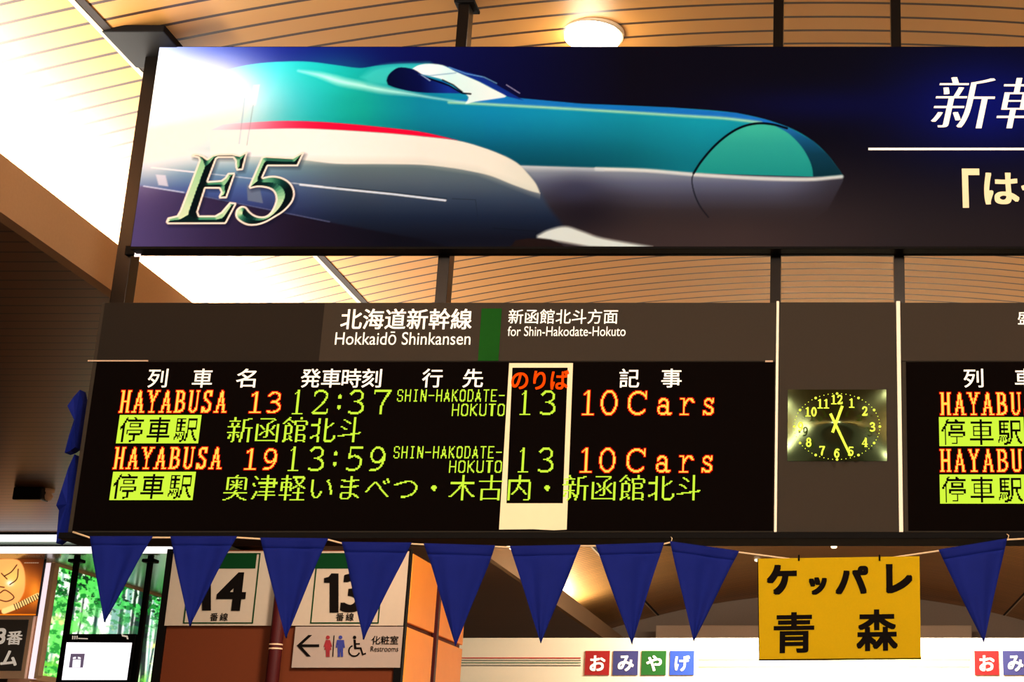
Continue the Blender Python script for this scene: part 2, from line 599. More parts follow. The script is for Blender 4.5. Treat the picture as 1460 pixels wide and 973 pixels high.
Y0, Y1 = -2.0, 30.9
mb = MB()
n = 72
xs = [-5.4 + 10.8 * i / n for i in range(n + 1)]
v = [(x, y, vault_z(x)) for y in (Y0, Y1) for x in xs]
mb.add(v, [(i, i + 1, n + 1 + i + 1, n + 1 + i) for i in range(n)], 0, True)
v = [(x, y, vault_z(x) + .12) for y in (Y0, Y1) for x in xs]
mb.add(v, [(i + 1, i, n + 1 + i, n + 1 + i + 1) for i in range(n)], 0, True)
struct('ceiling', mb, M['vault'])

# long grooves where the lit edge of the vault begins, with a pale edge strip
for k, sgn in enumerate((-1, 1)):
    mb = MB()
    for x0, x1, mi, dz in ((3.482, 3.52, 0, .004), (3.52, 3.543, 1, .006)):
        a, b = sorted((sgn * x0, sgn * x1))
        mb.add([(a, Y0, vault_z(a) - dz), (b, Y0, vault_z(b) - dz), (b, Y1, vault_z(b) - dz), (a, Y1, vault_z(a) - dz),
                (a, Y0, vault_z(a) + .05), (b, Y0, vault_z(b) + .05), (b, Y1, vault_z(b) + .05), (a, Y1, vault_z(a) + .05)],
               [(0, 1, 2, 3), (4, 7, 6, 5), (0, 4, 5, 1), (1, 5, 6, 2), (2, 6, 7, 3), (3, 7, 4, 0)], mi)
    struct('trim_%d' % (1 + k), mb, [M['groove'], M['groove_edge']])

LIPX = 4.0
LIP_T, LIP_B = 1.6 + 2.976, 1.6 + 2.716
for k, sgn in enumerate((-1, 1)):
    mb = MB()
    a, b = sorted((sgn * LIPX, sgn * (LIPX + .07)))
    mb.box(a, b, Y0, Y1, LIP_B - .01, LIP_T)
    struct('trim_%d' % (3 + k), mb, M['lip'])
    mb = MB()
    a, b = sorted((sgn * (LIPX + .07), sgn * 12.5))
    mb.box(a, b, Y0, Y1, LIP_B, LIP_B + .12)
    struct('ceiling_left' if sgn < 0 else 'ceiling_right', mb, M['soffit'])
    side_ = 'left' if sgn < 0 else 'right'
    area_light('cove_light_' + side_, (sgn * 4.42, 7.6, LIP_B + .17), (-sgn * .25, 0, 1), .16, 19.2, COVE_POWER * .67, (1, .95, .84))
    if sgn < 0:
        area_light('cove_light_far', (sgn * 4.42, 21.9, LIP_B + .17), (-sgn * .05, 0, 1), .16, 9.2, COVE_POWER * .13, (1, .95, .84))

mb = MB(); mb.box(-14, 14, Y0 - 3, Y1 + .2, -.2, 0)
struct('floor', mb, M['floor'])
mb = MB(); mb.box(-12.5, 12.5, Y1, Y1 + .2, 0, 6)
struct('wall_back', mb, M['end_wall'])
for sd, x in (('left', -12.6), ('right', 12.5)):
    mb = MB(); mb.box(x, x + .1, Y0, Y1, 0, LIP_B + .12)
    struct('wall_%s' % sd, mb, M['end_wall'])
mb = MB()
p, q = P(935, 892, 29.6), P(1386, 912, 29.6)
mb.box(p.x, q.x, 29.6, Y1, q.z - .3, p.z, bev=.02)
struct('trim_5', mb, M['bulkhead'])

# partition that carries the platform signs
YP = 12.0
pl, pr = P(238, 850, YP), P(577, 850, YP)
ztop = P(584, 785, YP).z
yfar = PX(655, 920, pr.x).y
mb = MB()
mb.box(pl.x, pr.x, YP, yfar, 0, ztop)
part = struct('wall_partition', mb, M['brown'])
mb = MB()
for x in (pl.x, pr.x):
    mb.box(x - .03, x + .03, YP - .03, YP + .03, 0, ztop + .005)
mb.build('corner_trim', M['black'], part)
# orange panels on the side that faces the hall
za, zb = PX(579, 889, pr.x).z, PX(579, 892, pr.x).z
ym = PX(617, 900, pr.x).y
for (ya, yb, z0, z1) in ((YP + .05, ym - .07, za, ztop - .02), (ym + .07, yfar, za, ztop - .02), (YP + .05, ym - .07, .1, zb - .02), (ym + .07, yfar, .1, zb - .02)):
    mb = MB(); mb.box(pr.x, pr.x + .03, ya, yb, z0, z1, bev=.006)
    mb.build('side_panel', M['orange_wood'], part, 'orange wood-look panel')
mb = MB(); mb.box(pr.x, pr.x + .045, ym - .03, ym + .03, .1, ztop - .02)
mb.build('red_strip', M['dark_red'], part, 'dark red upright strip')

# left alcove: fascia, ceiling, side wall
YA = 16.0
zf0, zf1 = P(100, 790, YA).z, P(100, 757, YA).z
XL = PX(75, 805, P(75, 805, 16.7).x).x
mb = MB(); mb.box(-12.5, P(244, 775, YA).x, YA, YA + .1, zf0, LIP_B)
struct('trim_6', mb, M['alcove'])
mb = MB(); mb.box(-12.5, P(244, 775, YA).x + .6, YA + .1, 26, zf0 + .02, zf0 + .1)
struct('ceiling_alcove', mb, M['alcove'])
yfl = PX(232, 850, XL).y + 1.5
mb = MB(); mb.box(XL - .3, XL - .06, 16.7, 26, 0, zf0 + .02)
struct('wall_alcove', mb, M['peach'])

# ================================================================== HANGING FRAME
YB = 6.7
YPO = YB + .10
poles = [(160.5, 182, 'dark square hanging pole left of the banner, bright on its side face'), (622, 638.5, 'dark hanging pole behind the banner above the white line name lettering'),
         (1098, 1113, 'dark hanging pole above the left edge strip of the clock panel'), (1275, 1290, 'dark hanging pole above the right edge strip of the clock panel')]
zb_bot = P(700, 431, YB).z
for i, (a, b, lab) in enumerate(poles):
    xa, xb = P(a, 400, YPO).x, P(b, 400, YPO).x
    zt = vault_z((xa + xb) / 2)
    pr_ = thing('support_pole', ((xa + xb) / 2, YPO + .045, zb_bot), lab, 'pole', 'hanging poles that carry banner and boards')
    mb = MB(); mb.box(xa, xb, YPO, YPO + .09, zb_bot, zt - .02, bev=.003)
    mb.build('shaft', M['frame'], pr_)
    mb = MB()
    if i == 0:
        mb.box(xa - .1, xb + .13, YB - .16, YPO + .12, zt - .042, zt - .004, bev=.006)
    else:
        mb.box(xa - .02, xb + .03, YPO - .02, YPO + .11, zt - .03, zt - .012, bev=.006)
    mb.build('ceiling_plate', M['black'], pr_)
xl = P(182, 357, YPO).x
for (y0, y1, lab) in ((350, 363, 'thin black cross rail just under the banner'),):
    mb = MB(); mb.box(xl, 1.75, YB + .073, YB + .098, P(700, y1, YB + .073).z, P(700, y0, YB + .073).z, bev=.004)
    o = recentre(mb.build('cross_rail', M['black']))
    prop(o, lab, 'rail')
    mb = MB(); p, q = P(193, 352, YB + .07), P(200, 366, YB + .07)
    mb.box(p.x, q.x, YB + .0722, YB + .0728, q.z, p.z + .02, bev=.002)
    b_ = MB(); b_.v, b_.f, b_.m, b_.s = mb.v, mb.f, mb.m, mb.s
    b_.build('glint', M['white_post'], o, 'small white bracket')  # glowing sliver standing in for a bright reflection on the pole

# ================================================================== BANNER
def sd_poly(pts, X, Y):
    d = np.full(X.shape, 1e9)
    ins = np.zeros(X.shape, bool)
    n_ = len(pts)
    for i in range(n_):
        ax, ay = pts[i]; bx, by = pts[(i + 1) % n_]
        dx, dy = bx - ax, by - ay
        t = np.clip(((X - ax) * dx + (Y - ay) * dy) / (dx * dx + dy * dy + 1e-9), 0, 1)
        d = np.minimum(d, np.hypot(X - ax - t * dx, Y - ay - t * dy))
        c = ((ay > Y) != (by > Y))
        if by != ay:
            ins ^= c & (X < ax + (Y - ay) * dx / (by - ay))
    return np.where(ins, -d, d)


def d_line(pts, X, Y):
    d = np.full(X.shape, 1e9)
    for (ax, ay), (bx, by) in zip(pts[:-1], pts[1:]):
        dx, dy = bx - ax, by - ay
        t = np.clip(((X - ax) * dx + (Y - ay) * dy) / (dx * dx + dy * dy + 1e-9), 0, 1)
        d = np.minimum(d, np.hypot(X - ax - t * dx, Y - ay - t * dy))
    return d


def sm(x, a, b):
    t = np.clip((x - a) / (b - a), 0, 1)
    return t * t * (3 - 2 * t)


class Canvas:
    def __init__(self, X, Y):
        self.X, self.Y = X, Y
        self.c = np.zeros(X.shape + (3,))

    def lay(self, a, col):
        a = np.clip(a, 0, 1)[..., None]
        self.c = self.c * (1 - a) + np.asarray(col, float) * a

    def poly(self, pts, col, soft=1.2, alpha=1.0):
        xs_ = [p[0] for p in pts]; ys_ = [p[1] for p in pts]
        k = (self.X > min(xs_) - soft - 2) & (self.X < max(xs_) + soft + 2) & (self.Y > min(ys_) - soft - 2) & (self.Y < max(ys_) + soft + 2)
        a = np.zeros(self.X.shape)
        a[k] = np.clip(.5 - sd_poly(pts, self.X[k], self.Y[k]) / soft, 0, 1)
        self.lay(a * alpha, col)

    def line(self, pts, w_, col, soft=1.2, alpha=1.0):
        self.lay(np.clip(.5 - (d_line(pts, self.X, self.Y) - w_ / 2) / soft, 0, 1) * alpha, col)

    def blob(self, x, y, rx, ry, col, alpha=1.0, p=1.0):
        self.lay(np.exp(-(((self.X - x) / rx) ** 2 + ((self.Y - y) / ry) ** 2) ** p) * alpha, col)


def ramp(x, stops):
    xs_ = [s[0] for s in stops]
    return np.stack([np.interp(x, xs_, [s[1][k] for s in stops]) for k in range(3)], -1)


def E_pts():
    e = [(350, 126), (375, 116), (430, 118), (485, 138), (530, 172), (590, 130), (660, 114), (820, 112), (861, 122), (906, 130), (981, 90), (1000, 88),
         (944, 305), (871, 312), (856, 270), (852, 195), (828, 165), (660, 165), (638, 180), (542, 432), (690, 422), (735, 390), (770, 338), (848, 335),
         (852, 360), (757, 632), (672, 634), (664, 610), (688, 560), (670, 522), (512, 520), (425, 790), (440, 830), (620, 830), (690, 790),
         (790, 675), (862, 683), (867, 702), (757, 912), (740, 930), (72, 932), (52, 905), (72, 855), (180, 830), (215, 770), (437, 190), (425, 165), (352, 150)]
    return [(230 + x / 8.11, 205 + y / 8.11) for x, y in e]


def five_pts():
    a = [(350, 150), (400, 140), (705, 158), (820, 92), (842, 102), (768, 262), (422, 262), (365, 388)]
    b = catmull([(365, 388), (430, 374), (500, 371), (580, 388), (650, 424), (703, 480), (732, 560), (722, 640), (680, 712), (600, 792), (500, 855),
                 (400, 912), (300, 944), (200, 948), (120, 918), (60, 868), (43, 812), (60, 758), (110, 722), (168, 730), (210, 780), (270, 825),
                 (340, 842), (400, 832), (450, 792), (490, 720), (512, 640), (495, 570), (450, 530), (380, 510), (300, 505), (215, 522)], 3)
    e = a + [tuple(p) for p in b[1:]] + [(198, 500), (230, 420)]
    return [(330 + x / 8.11, 205 + y / 8.11) for x, y in e]


def paint_train(X, Y):
    cv = Canvas(X, Y)
    # night-blue ground of the print
    top = ramp(X, [(186, (90, 120, 215)), (300, (30, 52, 150)), (400, (16, 26, 110)), (560, (12, 16, 74)), (760, (12, 12, 44)), (900, (14, 11, 20)), (1240, (14, 12, 20)), (1480, (12, 12, 30))])
    low = ramp(X, [(186, (62, 58, 100)), (300, (44, 40, 72)), (430, (28, 26, 46)), (700, (24, 22, 30)), (850, (52, 42, 40)), (1060, (56, 45, 42)), (1300, (38, 32, 32)), (1480, (34, 28, 28))])
    t = sm(Y, 180, 350)[..., None]
    cv.c = top * (1 - t) + low * t
    cv.blob(1400, 150, 120, 62, (14, 20, 104), .9)
    cv.blob(1180, 150, 150, 24, (12, 14, 70), .5)
    # long body: roof to waist
    up = catmull([(250, 120), (330, 98), (365, 91), (400, 88), (440, 88), (480, 93), (512, 97), (535, 94), (560, 91.5), (590, 90.5), (615, 91.5), (640, 96), (665, 106), (690, 117),
                  (715, 128), (742, 141), (765, 145.5), (830, 148.5), (900, 151), (960, 154), (1010, 157), (1050, 161.5), (1090, 170), (1130, 184), (1160, 202), (1180, 221), (1196, 242), (1202, 251)], 5)
    body = ramp(X, [(300, (40, 190, 190)), (380, (24, 182, 178)), (460, (16, 160, 150)), (520, (14, 142, 132)), (600, (14, 118, 138)), (700, (14, 120, 152)), (800, (16, 128, 152)), (900, (16, 126, 140)), (1000, (18, 138, 150)), (1200, (18, 130, 140))])
    shade = 1.12 - .55 * sm(Y, 150, 245) * (1 - .45 * sm(X, 780, 1000))
    body = body * shade[..., None]
    cv.poly(list(up) + [(1202, 253), (985, 247), (740, 237), (250, 237)], body, 1.5)
    cv.blob(470, 118, 60, 34, (30, 205, 185), .35)
    cv.blob(415, 150, 52, 30, (28, 190, 200), .5)
    cv.blob(505, 150, 30, 40, (20, 172, 140), .35)
    # blue bonnet above the long highlight
    hl = catmull([(640, 146), (700, 149), (800, 154.5), (900, 160.5), (980, 165.5), (1030, 168.5), (1062, 172), (1085, 175)], 4)
    cv.poly([(p[0], p[1]) for p in hl] + [(1125, 182), (1090, 170), (1050, 161), (960, 153.5), (830, 148), (742, 140), (700, 138), (650, 143)],
            ramp(X, [(640, (24, 120, 190)), (900, (20, 112, 180)), (1130, (30, 110, 190))]), 1.5)
    cv.line([tuple(p) for p in hl], 3.4, (178, 236, 170), 3.5, .85)
    # shoulder highlight behind the cab
    h2 = catmull([(425, 101), (455, 107), (485, 116), (520, 123), (550, 129), (585, 134), (620, 140), (665, 146.5)], 5)
    wv = np.interp(X, [425, 480, 540, 600, 665], [3, 9, 8, 3.5, 2.5])
    d = d_line([tuple(p) for p in h2], X, Y)
    cv.lay(np.clip(1 - d / wv, 0, 1) * np.interp(X, [425, 470, 560, 620], [.5, 1, .9, .6]), (186, 250, 226))
    # cab hump
    cv.poly([tuple(p) for p in catmull([(515, 110), (535, 97), (562, 92), (592, 91), (615, 92), (600, 112), (580, 120), (548, 122), (525, 120)], 4)], (58, 196, 180), 9, .8)
    # nose cover
    cover = catmull([(989, 247), (1000, 230), (1018, 209), (1038, 192), (1058, 181), (1080, 176), (1102, 177.5), (1122, 183)], 5)
    edge2 = catmull([(1102, 178), (1124, 190), (1142, 208), (1153, 226), (1158, 240), (1159.5, 252)], 5)
    cv.poly([tuple(p) for p in cover[:30]] + [tuple(p) for p in edge2] + [(989, 247)], ramp(Y, [(176, (60, 184, 150)), (205, (42, 160, 140)), (250, (26, 140, 128))]), 1.5)
    cv.poly([tuple(p) for p in edge2] + [(1202, 251), (1196, 242), (1180, 221), (1160, 202), (1130, 185), (1104, 177)],
            ramp(Y, [(178, (36, 110, 180)), (196, (20, 84, 122)), (220, (14, 56, 74)), (252, (10, 44, 52))]), 1.5)
    # silver belly of the nose
    bt = catmull([(735, 236), (800, 238), (900, 241), (990, 247), (1080, 251), (1160, 252.5), (1202, 251)], 4)
    belly = ramp(Y, [(238, (176, 186, 182)), (247, (124, 134, 142)), (262, (88, 94, 112)), (280, (64, 64, 76)), (300, (50, 44, 46)), (325, (46, 38, 36))])
    fade = 1 - sm(X, 1100, 1210)
    a = np.clip(.5 - sd_poly([tuple(p) for p in bt] + [(1202, 258), (1180, 300), (1100, 352), (760, 352), (735, 300)], X, Y) / 2, 0, 1)
    cv.lay(a * (1 - sm(Y, 285, 335)) * (.3 + .7 * fade), belly)
    cv.blob(830, 300, 60, 34, (24, 20, 26), .8)
    cv.blob(820, 270, 36, 18, (50, 52, 72), .7)
    ln = catmull([(850, 241), (920, 243), (990, 249), (1080, 254.5), (1150, 256), (1185, 253.5), (1200, 252)], 4)
    cv.line([tuple(p) for p in ln], 5, (214, 220, 204), 3, .9)
    cv.lay(np.clip(.5 - (d_line([(745, 238), (860, 242)], X, Y) - 2) / 4, 0, 1) * .5, (190, 200, 196))
    cv.line([tuple(p) for p in cover], 3.2, (6, 12, 20), 1.5)
    cv.line([tuple(p) for p in catmull([(989, 247), (986.5, 258), (990, 276), (998, 294), (1010, 310)], 4)], 1.6, (8, 10, 16), 1.5, .85)
    # red line and white flank
    red_t = catmull([(318, 178), (345, 175.5), (400, 172.5), (450, 173.5), (500, 177), (560, 183), (605, 189), (652, 200)], 5)
    wt = catmull([(300, 186), (350, 185), (420, 183.5), (480, 185.5), (550, 190), (600, 194.5), (652, 200.5), (690, 211), (718, 222), (738, 233), (752, 247), (764, 262), (770, 276)], 5)
    wb = catmull([(770, 276), (755, 272), (730, 263), (700, 251), (670, 244), (640, 239), (600, 235), (540, 234), (480, 233.5), (430, 228), (380, 224), (300, 222)], 5)
    cv.poly([tuple(p) for p in red_t] + [tuple(p) for p in wt[:31]][::-1], (232, 12, 52), 1.4, 1)
    # grey skirt under the flank
    sk = ramp(Y, [(222, (150, 170, 160)), (236, (92, 112, 112)), (262, (72, 88, 98)), (285, (46, 60, 78)), (310, (24, 34, 52)), (340, (16, 18, 28))])
    left = sm(X, 520, 330)[..., None]
    sk = sk * (1 - left) + ramp(Y, [(222, (170, 205, 200)), (245, (96, 140, 166)), (270, (62, 88, 144)), (300, (42, 52, 104)), (340, (30, 26, 48))]) * left
    edge = catmull([(752, 247), (765, 262), (772, 276), (783, 296), (800, 318), (806, 330)], 4)
    cv.poly([(186, 215), (300, 215), (720, 224)] + [tuple(p) for p in edge] + [(780, 352), (480, 352), (480, 320), (205, 266), (186, 262)], sk, 7)
    # dark shade below the skirt's lower rim
    cv.poly([(150, 258), (205, 266), (300, 282), (400, 303), (480, 319), (600, 341), (640, 352), (640, 380), (150, 380)],
            ramp(X, [(186, (72, 64, 112)), (300, (46, 38, 70)), (430, (26, 20, 34)), (560, (14, 14, 22)), (640, (14, 14, 22))]), 3)
    cv.line([(205, 265.5), (262, 274.5)], 1.8, (206, 220, 235), 1.5, .8)
    cv.line([(262, 274.5), (470, 316.5)], 1.2, (120, 136, 176), 1.5, .6)
    # flank
    wcol = ramp(X, [(300, (255, 255, 255)), (480, (250, 250, 232)), (600, (240, 236, 214)), (700, (236, 232, 206)), (775, (214, 216, 190))])
    cv.poly([tuple(p) for p in wt] + [tuple(p) for p in wb], wcol, 2.0)
    cv.lay(np.clip(1 - np.abs(Y - np.interp(X, [300, 480, 600, 680, 770], [224, 230, 231, 243, 277])) / 9, 0, 1) * (X > 300) * (X < 770) * .35, (196, 200, 178))
    # skirt seam and hatches
    cv.line([(216, 239), (300, 248)], 2, (236, 240, 246), 1.5, .9)
    cv.line([(300, 248), (460, 266)], 1.5, (200, 214, 220), 1.4, .8)
    cv.line([(428, 263.5), (480, 269), (560, 277), (635, 286)], 2.8, (216, 230, 232), 1.4, .95)
    cv.line([(480, 266.5), (560, 274.5), (637, 283)], 1.0, (24, 34, 40), 1.2, .8)
    cv.line([(645, 283.5), (678, 285), (682, 318)], 1.0, (26, 34, 44), 1.2, .7)
    cv.line([(703, 325.5), (764, 330), (764, 340)], 1.1, (14, 18, 26), 1.2, .9)
    cv.poly([(222, 249), (236, 250), (240, 266), (226, 264)], (206, 210, 220), 2, .75)
    cv.poly([(352, 263), (370, 266), (375, 290), (353, 286)], (96, 112, 132), 1.5, .9)
    # pale shovel under the nose
    sh = catmull([(766, 336), (782, 328), (806, 323), (830, 330), (860, 340), (930, 352)], 5)
    cv.poly([tuple(p) for p in sh] + [(930, 356), (840, 352), (800, 345), (766, 340)], (206, 216, 200), 5)
    cv.poly([(728, 352), (735, 343), (750, 340.5), (766, 340), (785, 342), (800, 348), (808, 356), (728, 356)], (30, 20, 18), 2)
    # cab window
    win = catmull([(551, 115), (554, 107), (562, 99.5), (572, 96), (590, 99), (603, 107), (618, 113), (633, 117), (648, 126), (660, 132.5), (640, 133), (610, 132.5), (585, 130), (565, 125.5), (553, 121)], 3)
    wsh = catmull([(588, 98), (597, 93), (612, 91), (631, 93), (648, 101), (664, 108), (684, 117), (703, 127), (722, 137), (706, 141), (678, 145), (664, 148), (668, 139), (658, 130), (634, 115), (614, 109), (600, 106)], 3)
    cv.poly([tuple(p) for p in wsh], ramp(X, [(588, (255, 255, 246)), (640, (214, 250, 236)), (690, (236, 252, 236)), (725, (250, 255, 250))]), 2)
    cv.poly([tuple(p) for p in win], ramp(X, [(551, (6, 10, 40)), (600, (10, 14, 62)), (640, (20, 48, 140)), (662, (18, 40, 120))]), 1.5)
    cv.poly([(634, 93.5), (656, 100), (686, 108.5), (708, 121), (728, 132.5), (746, 143), (724, 138), (702, 126), (683, 116), (664, 108), (648, 101)], (18, 44, 128), 1.5)
    cv.line([(640, 96), (664, 105), (690, 110), (708, 119)], 1.6, (120, 190, 225), 1.4, .7)
    cv.line([(722, 121), (741, 133)], 1.2, (190, 180, 210), 1.2, .8)
    cv.line([(601, 107), (613, 115)], 1.4, (190, 220, 240), 1.4, .8)
    cv.line([(612, 112), (640, 122), (659, 133), (671, 134)], 2.2, (6, 8, 24), 1.2)
    cv.line([(631, 114), (646, 121), (659, 131)], 1.8, (6, 8, 24), 1.2)
    cv.line([(597, 106), (612, 108), (650, 104)], 1.4, (50, 100, 150), 2, .5)
    # lamp glow on the left of the photograph that was printed
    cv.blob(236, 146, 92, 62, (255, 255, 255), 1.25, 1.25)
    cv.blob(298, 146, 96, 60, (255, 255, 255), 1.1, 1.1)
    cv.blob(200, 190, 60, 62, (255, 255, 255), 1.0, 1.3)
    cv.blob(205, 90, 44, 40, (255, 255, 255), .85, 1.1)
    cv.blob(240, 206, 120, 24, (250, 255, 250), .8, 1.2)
    cv.poly([(362, 122), (370, 121), (364, 150), (357, 152)], (250, 255, 255), 3, .8)
    cv.line([(349, 140), (341, 205)], 1.2, (90, 140, 150), 1.2, .5)
    cv.line([(361, 150), (352, 207)], 1.2, (110, 140, 140), 1.2, .5)
    # model lettering with a bevelled metal look
    for pts in (E_pts(), five_pts()):
        sh = [(x + 2.5, y + 3) for x, y in pts]
        k = (X > 225) & (X < 450) & (Y > 195) & (Y < 335)
        xs_, ys_ = X[k], Y[k]
        a = np.zeros(X.shape)
        a[k] = np.clip(.5 - sd_poly(sh, xs_, ys_) / 7, 0, 1) * .55
        cv.lay(a, (10, 14, 30))
        sd = sd_poly(pts, xs_, ys_)
        e = .6
        gx = (sd_poly(pts, xs_ + e, ys_) - sd_poly(pts, xs_ - e, ys_)) / (2 * e)
        gy = (sd_poly(pts, xs_, ys_ + e) - sd_poly(pts, xs_, ys_ - e)) / (2 * e)
        lit = np.clip(-(gx * .9 + gy * .42) * .58 + .35, 0, 1)
        lit = lit * (.85 + .25 * (ys_ - 215) / 110)
        col = ramp(lit, [(0, (8, 18, 20)), (.35, (12, 52, 46)), (.6, (66, 140, 104)), (.85, (150, 206, 150)), (1.05, (232, 236, 196))])
        full = np.zeros(X.shape + (3,)); full[k] = col
        a0 = np.zeros(X.shape); a0[k] = np.clip(.5 - sd / 1.1, 0, 1)
        a1 = np.zeros(X.shape); a1[k] = np.clip(.5 - (sd + 2.5) / 1.0, 0, 1)
        cv.lay(a0, (252, 238, 214))
        cv.lay(a1, full)
    return cv.c


def ink_sheet(name, corner, U, V, nu, nv, painter, material, parent, gain=1.0, thick=None):
    """flat printed sheet: a fine grid whose colour attribute holds the printed inks"""
    o0 = origin_of(parent)
    u = np.linspace(0, 1, nu); v_ = np.linspace(0, 1, nv)
    gu, gv = np.meshgrid(u, v_)
    pos = np.array(corner)[None, None] + gu[..., None] * np.array(U) + gv[..., None] * np.array(V)
    col = painter(pos, gu, gv)
    lc = np.clip(lin(np.clip(col, 0, 255)) * np.asarray(gain), 0, 1)
    me = bpy.data.meshes.new(name)
    idx = np.arange(nu * nv).reshape(nv, nu)
    q = np.stack([idx[:-1, :-1], idx[:-1, 1:], idx[1:, 1:], idx[1:, :-1]], -1).reshape(-1, 4)
    me.vertices.add(nu * nv)
    me.vertices.foreach_set('co', (pos - np.array(o0[:])).reshape(-1))
    me.loops.add(q.size)
    me.loops.foreach_set('vertex_index', q.reshape(-1))
    me.polygons.add(len(q))
    me.polygons.foreach_set('loop_start', np.arange(len(q)) * 4)
    me.update(calc_edges=True)
    ca = me.color_attributes.new('ink', 'FLOAT_COLOR', 'POINT')
    ca.data.foreach_set('color', np.concatenate([lc, np.ones(lc.shape[:2] + (1,))], -1).astype(np.float32).reshape(-1))
    me.materials.append(material)
    o = bpy.data.objects.new(name, me)
    COL.objects.link(o)
    o.parent = parent
    return o


YBN = YB
bx0, bx1 = P(206, 209, YBN).x, 1.75
bz0, bz1 = P(700, 355, YBN).z, P(700, 66, YBN).z
ban = thing('advertising_banner', ((bx0 + bx1) / 2, YBN + .05, bz0), 'long dark blue printed banner of a green bullet train hanging above the boards', 'banner')
mb = MB(); mb.box(bx0, bx1, YBN + .002, YBN + .07, bz0, bz1, bev=.002)
mb.build('panel', M['black'], ban)


def banner_paint(pos, gu, gv):
    X, Y = to_px(pos[..., 0], pos[..., 1], pos[..., 2])
    return paint_train(X, Y)


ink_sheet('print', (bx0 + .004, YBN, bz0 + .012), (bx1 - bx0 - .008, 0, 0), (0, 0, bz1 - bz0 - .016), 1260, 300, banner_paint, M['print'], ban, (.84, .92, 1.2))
mb = MB()
put_text(mb, '新', (1326, 108, 1421, 185), YBN - .003, (.024, 0), .22, thin=-.014)
put_text(mb, '幹', (1420, 108, 1513, 185), YBN - .003, (.024, 0), .22, thin=-.014)
mb.build('lettering', M['white_ink'], ban)
mb = MB()
put_text(mb, '「', (1372, 240, 1397, 297), YBN - .003, .03)
put_text(mb, 'は', (1403, 246, 1453, 292), YBN - .003, .028)
put_text(mb, 'や', (1456, 246, 1506, 292), YBN - .003, .028)
mb.build('lettering', M['cream_paper'], ban)
mb = MB()
p, q = P(1238, 211, YBN - .002), P(1238, 214.2, YBN - .002)
mb.box(p.x, bx1 - .02, YBN - .003, YBN - .001, q.z, p.z)
mb.build('rule_line', M['white_ink'], ban)

# ================================================================== DEPARTURE BOARDS
zT, zM, zB = P(700, 431, YB).z, P(700, 515, YB).z, P(700, 757, YB).z
zR = P(700, 769, YB).z
bl = P(119, 600, YB).x
br = P(1105, 600, YB).x
cl, cr = P(1109.5, 600, YB).x, P(1279.5, 600, YB).x
rl, rr = P(1286, 600, YB).x, P(1286, 600, YB).x + (br - bl)


def board(x0, x1, label):
    root = thing('departure_board', ((x0 + x1) / 2, YB + .13, zR), label, 'departure board')
    mb = MB(); mb.box(x0, x1, YB + .004, YB + .26, zR + .03, zT, bev=.006)
    mb.build('housing', M['housing'], root)
    mb = MB(); mb.box(x0 + .022, x1 - .004, YB, YB + .01, zB, zM - .004)
    mb.build('led_screen', M['led_black'], root)
    return root


LB = board(bl, br, 'wide departure board on the left under the train banner listing two trains to Shin-Hakodate-Hokuto')
RB = board(rl, rr, 'departure board cut off at the right edge beyond the clock')
T1 = YB - .004
x462 = P(459, 473, YB).x
for root, x0, x1, nm, m_ in ((LB, bl + .02, x462, 'header_panel', 'header_dark'), (LB, x462, br - .002, 'header_panel', 'header_light'), (RB, rl, rr, 'header_panel', 'header_light')):
    mb = MB(); mb.box(x0, x1, YB - .001, YB + .01, zM, zT - .004)
    mb.build(nm, M[m_], root)
mb = MB(); a, b = P(125, 515, T1).x, P(211, 515, T1).x
mb.box(a, b, T1, YB, zM - .003, zM + .003)
a, b = P(1091, 516, T1).x, P(1102, 516, T1).x
mb.box(a, b, T1, YB, zM - .006, zM + .002)
mb.build('edge_strip', M['bulkhead'], LB)
mb = MB(); a, b = P(684, 477, T1).x, P(713, 477, T1).x
mb.box(a, b, YB - .003, YB, zM, P(700, 440, T1).z)
mb.build('line_colour_block', M['green_block'], LB)
mb = MB()
put_text(mb, '北海道新幹線', (486, 440, 673, 470), T1, .014)
mb.build('lettering', M['white_ink'], LB)
mb = MB()
put_text(mb, 'Hokkaidō Shinkansen', (478, 473, 671, 492), T1, .002)
mb.build('lettering', M['white_ink'], LB)
mb = MB()
put_text(mb, '新函館北斗方面', (725, 441, 881, 462), T1, .008)
mb.build('lettering', M['white_ink'], LB)
mb = MB()
put_text(mb, 'for Shin-Hakodate-Hokuto', (724, 465.5, 892, 479.5), T1, .002)
mb.build('lettering', M['white_ink'], LB)
mb = MB()
put_text(mb, '盛', (1451, 443, 1472, 463), T1, .008)
mb.build('lettering', M['white_ink'], RB)
# column headings
HEAD = ((LB, (('列', 211, 239), ('車', 274.5, 303), ('名', 337, 365))), (LB, (('発', 429, 457), ('車', 458.5, 486), ('時', 487.5, 515), ('刻', 516, 544))),
        (LB, (('行', 602, 631), ('先', 660, 689))), (LB, (('記', 883, 911.5), ('事', 943, 972))), (RB, (('列', 1374, 1402), ('車', 1447, 1476))))
for root, word in HEAD:
    mb = MB()
    for ch, a, b in word:
        put_text(mb, ch, (a, 526, b, 553), T1, .01)
    mb.build('column_heading', M['white_ink'], root)
mb = MB()
put_text(mb, 'のりば', (729, 528, 811, 556), T1 - .003, .022)
mb.build('column_heading', M['orange_ink'], LB, 'orange column heading')

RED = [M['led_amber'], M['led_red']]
T2 = YB - .008


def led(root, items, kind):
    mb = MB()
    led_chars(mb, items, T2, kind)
    mb.build('led_text', RED if kind == 'red' else M['led_green'], root)


